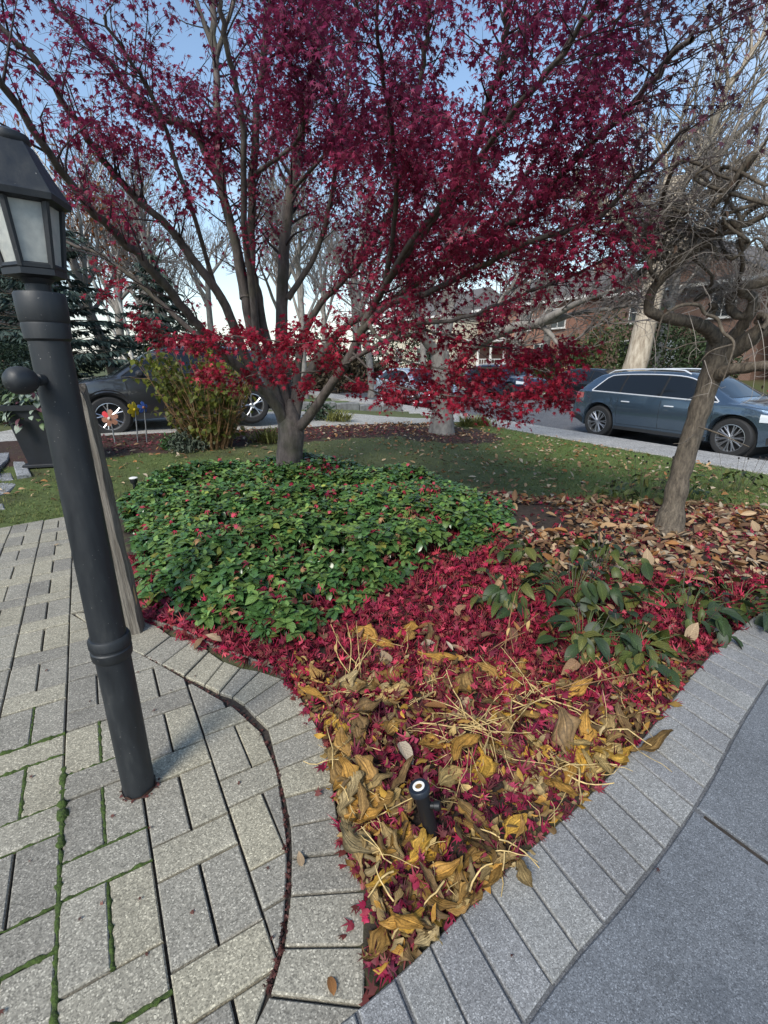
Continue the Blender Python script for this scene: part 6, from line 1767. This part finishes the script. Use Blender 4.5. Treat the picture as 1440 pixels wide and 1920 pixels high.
# ------------------------------------------------------------------ wilted hostas
def hosta_mesh(seed, L=1.0):
    """a collapsed, dried hosta blade: ribbed along its length, crumpled, edges shrivelled and ragged"""
    rs = np.random.RandomState(seed + 40); nu, nv = 14, 12; V = []; U = []
    curl = rs.uniform(-.6, .8); roll = rs.uniform(-1.4, 1.4); tw = rs.uniform(-1.6, 1.6); wid = rs.uniform(.26, .60); fold = rs.uniform(-.3, .7)
    k1, k2, k3 = rs.uniform(2, 6, 3); p1, p2, p3 = rs.uniform(0, 6, 3); neck = rs.uniform(.0, .3)
    for j in range(nv + 1):
        t = j / nv; w = wid * .5 * (math.sin(math.pi * min(.985, max(0, t - neck) / (1 - neck) * .95 + .03))) ** .8 + .012
        w *= 1 + .22 * math.sin(k3 * 3 * t + p3)
        zc = -curl * (t - .35) ** 2 + .05 * math.sin(k1 * t * 2 + p1); yc = .13 * math.sin(t * 3.2 + p2)
        for i in range(nu + 1):
            s = i / nu * 2 - 1; rag = 1 + (rs.normal() * .14 if abs(s) > .85 else 0)
            a = roll * s
            y = w * (math.sin(a) / roll if abs(roll) > .2 else s) * rag; z = zc + fold * w * abs(s) + w * (1 - math.cos(a)) / max(abs(roll), .3) * (1 if roll > 0 else -1)
            z += 0.020 * (1 if i % 2 else -1) * math.sin(math.pi * t) ** .5 + .045 * math.sin(k2 * 2.6 * t + 3.5 * s + p1) * abs(s) + rs.normal() * .012
            tt = tw * (t - .3)
            V.append((t, yc + y * math.cos(tt), z + y * math.sin(tt))); U.append((s, t * .15))
    F = [(j * (nu + 1) + i, (j + 1) * (nu + 1) + i, (j + 1) * (nu + 1) + i + 1, j * (nu + 1) + i + 1) for j in range(nv) for i in range(nu)]
    V = np.array(V); V[:, 2] -= np.percentile(V[:, 2], 20)
    return V, np.array(F), np.array(U)
HCOL = [(.56, .30, .065), (.44, .25, .07), (.60, .42, .16), (.33, .20, .07), (.62, .36, .06), (.42, .29, .12), (.52, .39, .19), (.24, .15, .065)]
HM = []
for sd in range(24):
    V, F, U = hosta_mesh(sd); V = V * 1.0
    c0 = np.array(HCOL[sd % len(HCOL)]); rq = np.random.RandomState(sd); strk = np.tile(.68 + .55 * rq.rand(15), 13); cols = c0[None] * (strk * (0.85 + .3 * rq.rand(len(V))))[:, None]; edge = np.abs(U[:, 0]) > .8; cols[edge] *= .55; cols[U[:, 1] > .12] *= .7
    me = mesh_np('leaf', V, F, cols, U); smooth(me); me.materials.append(M_HOSTA); HM.append(me)
def hosta(label, u, v, n, rad, seed, big=1.0, straw=4, dark=False):
    rs = np.random.RandomState(seed); c = G(u, v, .02); root = empty('wilted_hosta', (c.x, c.y, 0.0)); tag(root, label, 'plant', 'wilted hostas')
    for k in range(int(n * 1.7)):
        a = rs.uniform(0, 6.28); d = rad * 1.05 * math.sqrt(rs.uniform(.02, 1))
        mi = rs.randint(24)
        if dark and rs.rand() < .7: mi = [1, 3, 5, 7, 9, 11, 13, 15][rs.randint(8)]
        o = bpy.data.objects.new('leaf', HM[mi]); link(o, root); s = rs.uniform(.10, .225) * big
        o.scale = (s, s * rs.uniform(.9, 1.35), s * rs.uniform(.30, .65))
        x, y = d * math.cos(a), d * math.sin(a); yw = a + rs.normal(0, .9)
        for _ in range(12):
            if inpoly(c.x + x + .8 * s * math.cos(yw), c.y + y + .8 * s * math.sin(yw), BED) and inpoly(c.x + x, c.y + y, BED): break
            yw = rs.uniform(0, 6.28); x *= .93; y *= .93
        o.location = (x, y, .020 + .055 * rs.rand() * (1 - d / (rad * 1.4))); o.rotation_euler = (rs.normal(0, .35), rs.normal(-.03, .2), yw)
    m = MB()
    for k in range(straw):
        a = rs.uniform(0, 6.28) if straw < 15 else (rs.choice([.2, 2.4, 4.4]) + rs.normal() * .45); L = rs.uniform(.12, .26) * big * (1.25 if straw > 15 else 1); sp_ = .03 if straw < 15 else .055; p = Vector((rs.normal() * sp_, rs.normal() * sp_, .06)); pts = [p]
        d = Vector((math.cos(a), math.sin(a), rs.uniform(-.1, .25)))
        for i in range(5):
            d = (d + Vector(rs.normal(size=3) * (.12 if straw > 15 else .2))).normalized(); d.z -= .06; p = p + d * L / 5; p.z = max(.025, p.z); pts.append(p)
        w = rs.uniform(.0014, .0036); V, F = tube_np(np.array([tuple(q) for q in pts]), np.linspace(w, w * .6, 6), 5); m.add(V.tolist(), [tuple(f) for f in F.tolist()])
    m.build('stems', M_STRAW, root, 80)
hosta('wilted ochre hosta at the paving corner below the dry stalks', 655, 1310, 13, .155, 1)
hosta('wilted hosta spilling over the curved border pavers', 650, 1440, 12, .12, 2, .95)
hosta('wilted hosta with orange leaves left of the black pipe', 690, 1535, 14, .11, 3, .85)
hosta('wilted hosta with one bright yellow leaf before the black pipe', 725, 1640, 12, .09, 4, .75)
hosta('dark rotted hosta at the narrow tip of the bed', 745, 1730, 9, .055, 5, .55, 3, True)
hosta('heap of pale straw stems and ochre leaves in the middle of the bed', 880, 1380, 10, .15, 6, 1.0, 46)
hosta('ochre hosta with straw stems behind the middle heap', 985, 1310, 12, .16, 7, 1.0, 18)
hosta('wilted hosta against the concrete path at mid bed', 1075, 1455, 13, .12, 8, .95, 8)
hosta('brown wilted hosta hugging the path edge near the pipe', 945, 1610, 11, .075, 9, .65, 4, True)
hosta('brown hosta leaves against the path edge at the bed tip', 850, 1695, 10, .065, 10, .6, 3, True)
hosta('ochre hosta below the evergreen ground cover edge', 755, 1225, 9, .16, 11, 1.05, 3)
hosta('wilted hosta where the bed meets the path by green leaves', 1150, 1390, 9, .12, 12, .9, 6, True)
hosta('pair of broad brown leaves lying on the red carpet', 850, 1250, 3, .10, 13, 1.45, 0, True)
hosta('flattened ochre hosta between the two straw heaps', 800, 1310, 8, .15, 14, .95, 8)
# crumbled dead bits between the hostas
def crumbs():
    rs = np.random.RandomState(31); P = []; C = []; S = []; tries = 0
    while len(P) < 1500 and tries < 30000:
        tries += 1
        x = rs.uniform(-.5, 1.5); y = rs.uniform(.8, 2.1)
        if not inpoly(x, y, BED) or inpoly(x, y, GC): continue
        ed_ = seg_dist(x, y, BED)
        if rs.rand() > .35 + .65 * math.exp(-ed_ / .12): continue
        P.append((x, y, .012 + rs.uniform(0, .055) * min(1, .3 + ed_ / .12))); C.append(np.array(HCOL[rs.randint(8)]) * rs.uniform(.35, 1.1)); S.append(rs.uniform(.02, .06))
    n = len(P); T = [hosta_mesh(s) for s in (3, 9, 14, 22)]
    sm_ = []
    for V, F, U in T:      # coarse copies of the blades
        idx = [j * 15 + i for j in range(0, 13, 3) for i in (0, 4, 7, 10, 14)]; sm_.append((V[idx], np.array([(j * 5 + i, j * 5 + 5 + i, j * 5 + 6 + i, j * 5 + i + 1) for j in range(4) for i in range(4)]), U[idx]))
    tag(scatter('dead_leaf_scraps', sm_, P, rotmats(n, rs, rs.normal(0, .5, n), None, rs.normal(0, .6, n)), S, C, M_HOSTA), 'brown and ochre scraps of dead leaves at the front of the bed', 'leaf litter', kind='stuff')
    tb = Tubes()
    for k in range(260):
        x = rs.uniform(-.3, 1.3); y = rs.uniform(.95, 2.1)
        if not inpoly(x, y, BED) or inpoly(x, y, GC): continue
        a = rs.uniform(0, 6.28); P_ = branch_path(np.array([x, y, rs.uniform(.03, .06)]), np.array([math.cos(a), math.sin(a), rs.normal() * .15]), rs.uniform(.04, .13), rs, 4, .25); P_[:, 2] = P_[:, 2].clip(.02, .1); tb.add(P_, np.linspace(.0017, .001, 5), 4)
    tag(tb.build('straw_scraps', M_STRAW), 'short bits of straw scattered over the front of the bed', 'straw', kind='stuff')
crumbs()
# dry upright stalks
def stalks(label, u, v, tops, seed, mat=M_STRAW, seed_heads=True):
    rs = np.random.RandomState(seed); c = G(u, v); root = empty('dry_stalks', (c.x, c.y, 0)); tag(root, label, 'plant', 'dry stalks in the bed')
    for (tu, tv) in tops:
        b = Vector((rs.normal() * .05, rs.normal() * .04, .0)); t = AT(tu, tv, c.y + rs.normal() * .05) - Vector((c.x, c.y, 0))
        mid = (b + t) / 2 + Vector((rs.normal() * .02, rs.normal() * .02, .02)); P = catmull([b, mid, t], 5)
        s = MB(); s.tube(P, np.linspace(.0030, .0016, len(P)), 5); o = s.build('stalk', mat, root, 80)
        if seed_heads and rs.rand() < .75:
            V, F, U = t_oval(.35, 4, .4, .4, seed=seed); k = int(len(P) * .75); M = rotmats(1, rs, np.array([rs.uniform(.6, 1.4)]))[0]; V = V @ M.T * rs.uniform(.03, .055) + P[k]
            me = mesh_np('seed_pod', V, F, np.tile([[.50, .34, .14]], (len(V), 1)), U); mobj('seed_pod', me, M_TANLEAF, o)
stalks('tall straw coloured stalks at the corner of the ground cover', 660, 1275, [(620, 1170), (650, 1168), (668, 1165), (690, 1190), (705, 1205), (632, 1190), (676, 1225)], 3)
stalks('reddish dry stems rising between the red leaves and green plants', 935, 1235, [(968, 1108), (955, 1165), (985, 1185), (1010, 1150)], 5, M_BROWNSTEM)
stalks('two straight tan stems lying across the bed by the green leaves', 1010, 1312, [(1155, 1243), (1195, 1262)], 6, M_BROWNSTEM, False)
stalks('bent straw stems leaning out by the path edge', 1190, 1325, [(1105, 1230), (1230, 1300)], 8, M_BROWNSTEM, True)

# ------------------------------------------------------------------ green perennials in the bed
PM = []
for sd in range(6):
    V, F, U = t_oval([.5, .42, .58, .46, .55, .38][sd], 7, [.12, .3, .08, .2, .16, .25][sd], [.3, .55, .2, .7, .45, .9][sd], seed=sd, wav=.03)
    for ci, c in enumerate(((.034, .060, .018), (.075, .098, .022), (.032, .054, .024), (.12, .125, .03))):
        cols = np.tile(c, (len(V), 1)); cols[np.abs(U[:, 0]) > .7] *= .8
        me = mesh_np('leaf', V, F, cols, U); smooth(me); me.materials.append(M_PERLEAF); PM.append(me)
def perennial(label, u, v, n, rad, h, seed, heads=3, ls=(.085, .150), z=0.0):
    rs = np.random.RandomState(seed); c = G(u, v, .03); root = empty('coneflower_plant', (c.x, c.y, ground_z(c.x, c.y))); tag(root, label, 'plant', 'leafy perennials in the bed')
    st_ = MB()
    for k in range(int(n * 2.7)):
        a = rs.uniform(0, 6.28); d = rad * 1.15 * math.sqrt(rs.rand()); hz_ = .03 + h * rs.uniform(.2, 1.1) * (1.15 - d / rad * .5)
        p = np.array([d * math.cos(a), d * math.sin(a), hz_]); o = bpy.data.objects.new('leaf', PM[rs.randint(len(PM))]); link(o, root); s = rs.uniform(*ls)
        o.scale = (s, s, s); o.location = tuple(p); o.rotation_euler = (rs.normal(0, .4), rs.uniform(-.1, .9), a + rs.normal(0, .7))
        P = catmull([np.array([p[0] * .3, p[1] * .3, -.01]), np.array([p[0] * .6, p[1] * .6, hz_ * .7]), p], 3); V, F = tube_np(P, np.linspace(.003, .0018, len(P)), 4); st_.add(V.tolist(), [tuple(f) for f in F.tolist()])
    st_.build('stems', M_GREENSTEM, root, 80)
    for k in range(heads):
        x, y = rs.normal() * rad * .6, rs.normal() * rad * .5; hh = h * rs.uniform(1.0, 1.9)
        t = MB(); t.tube(catmull([(x * .5, y * .5, 0), (x * .8, y * .8, hh * .6), (x, y, hh)], 4), .0024, 4); o = t.build('flower_stalk', M_DARKTWIG, root, 80)
        MB().lathe([(.003, -.008), (.010, -.004), (.0115, .004), (.008, .012), (.002, .016)], 9, (x, y, hh)).build('seed_head', M_SEED, o, 60)
perennial('clump of broad green leaves beside the red leaf carpet', 960, 1120, 15, .24, .14, 1, 2)
perennial('dense dark green clump in the middle of the right bed', 1075, 1120, 24, .26, .22, 2, 6)
perennial('green clump with drooping leaves above the path edge', 1095, 1200, 20, .20, .16, 3, 2)
perennial('dark leafy clump hanging over the path edge', 1190, 1215, 22, .20, .12, 4, 1)
perennial('blue green clump at the path edge under the gnarled tree', 1290, 1150, 22, .25, .14, 5, 4)
perennial('low green clump where bed and path run out of the picture', 1380, 1130, 20, .25, .12, 6, 2)
perennial('small upright green plant before the bare soil patch', 975, 1055, 10, .18, .16, 7, 1)
perennial('green clump with black seed heads behind the dense one', 1130, 1060, 14, .25, .20, 8, 9)
perennial('thin green stems with seed heads at the lawn edge', 1205, 930, 13, .32, .26, 9, 9, (.08, .13))
perennial('green stems with black seed heads right of the gnarled trunk', 1385, 905, 16, .38, .26, 10, 10, (.07, .13))
perennial('small leafy stems at the lawn edge left of the gnarled trunk', 1150, 935, 12, .25, .16, 11, 5, (.08, .13))
perennial('leafy stems beside the foot of the gnarled trunk', 1300, 925, 12, .28, .20, 12, 5, (.07, .12))

# ------------------------------------------------------------------ lawn grass
def grass():
    rs = np.random.RandomState(2); P = []; C = []; S = []; tries = 0
    while len(P) < 70000 and tries < 260000:
        tries += 1
        x = rs.uniform(-6.0, 6.6); y = 4.3 + 10.5 * rs.rand() ** 1.5
        if street_n(x, y) > 8.28 or inpoly(x, y, BED) or on_patio(x, y): continue
        s_, t_ = drive_st(x, y)
        if -.02 < t_ < 3.25: continue
        c, d = gcol(x, y)
        if rs.rand() > d * (.35 + .65 * noise2(x * 2, y * 2, 4)): continue
        P.append((x, y, ground_z(x, y) - .006)); k = rs.rand(); C.append((np.array([.100, .150, .036]) * (1 - k) + np.array([.190, .185, .070]) * k) * rs.uniform(.6, 1.25)); S.append(rs.uniform(.025, .06))
    n = len(P)
    tag(scatter('lawn_grass', [t_oval(.16, 2, .1, .5), t_oval(.12, 2, .1, .9)], P, rotmats(n, rs, rs.uniform(-1.45, -.5, n)), S, C, M_GRASS), 'short patchy green grass of the front lawn', 'grass', kind='stuff')
grass()
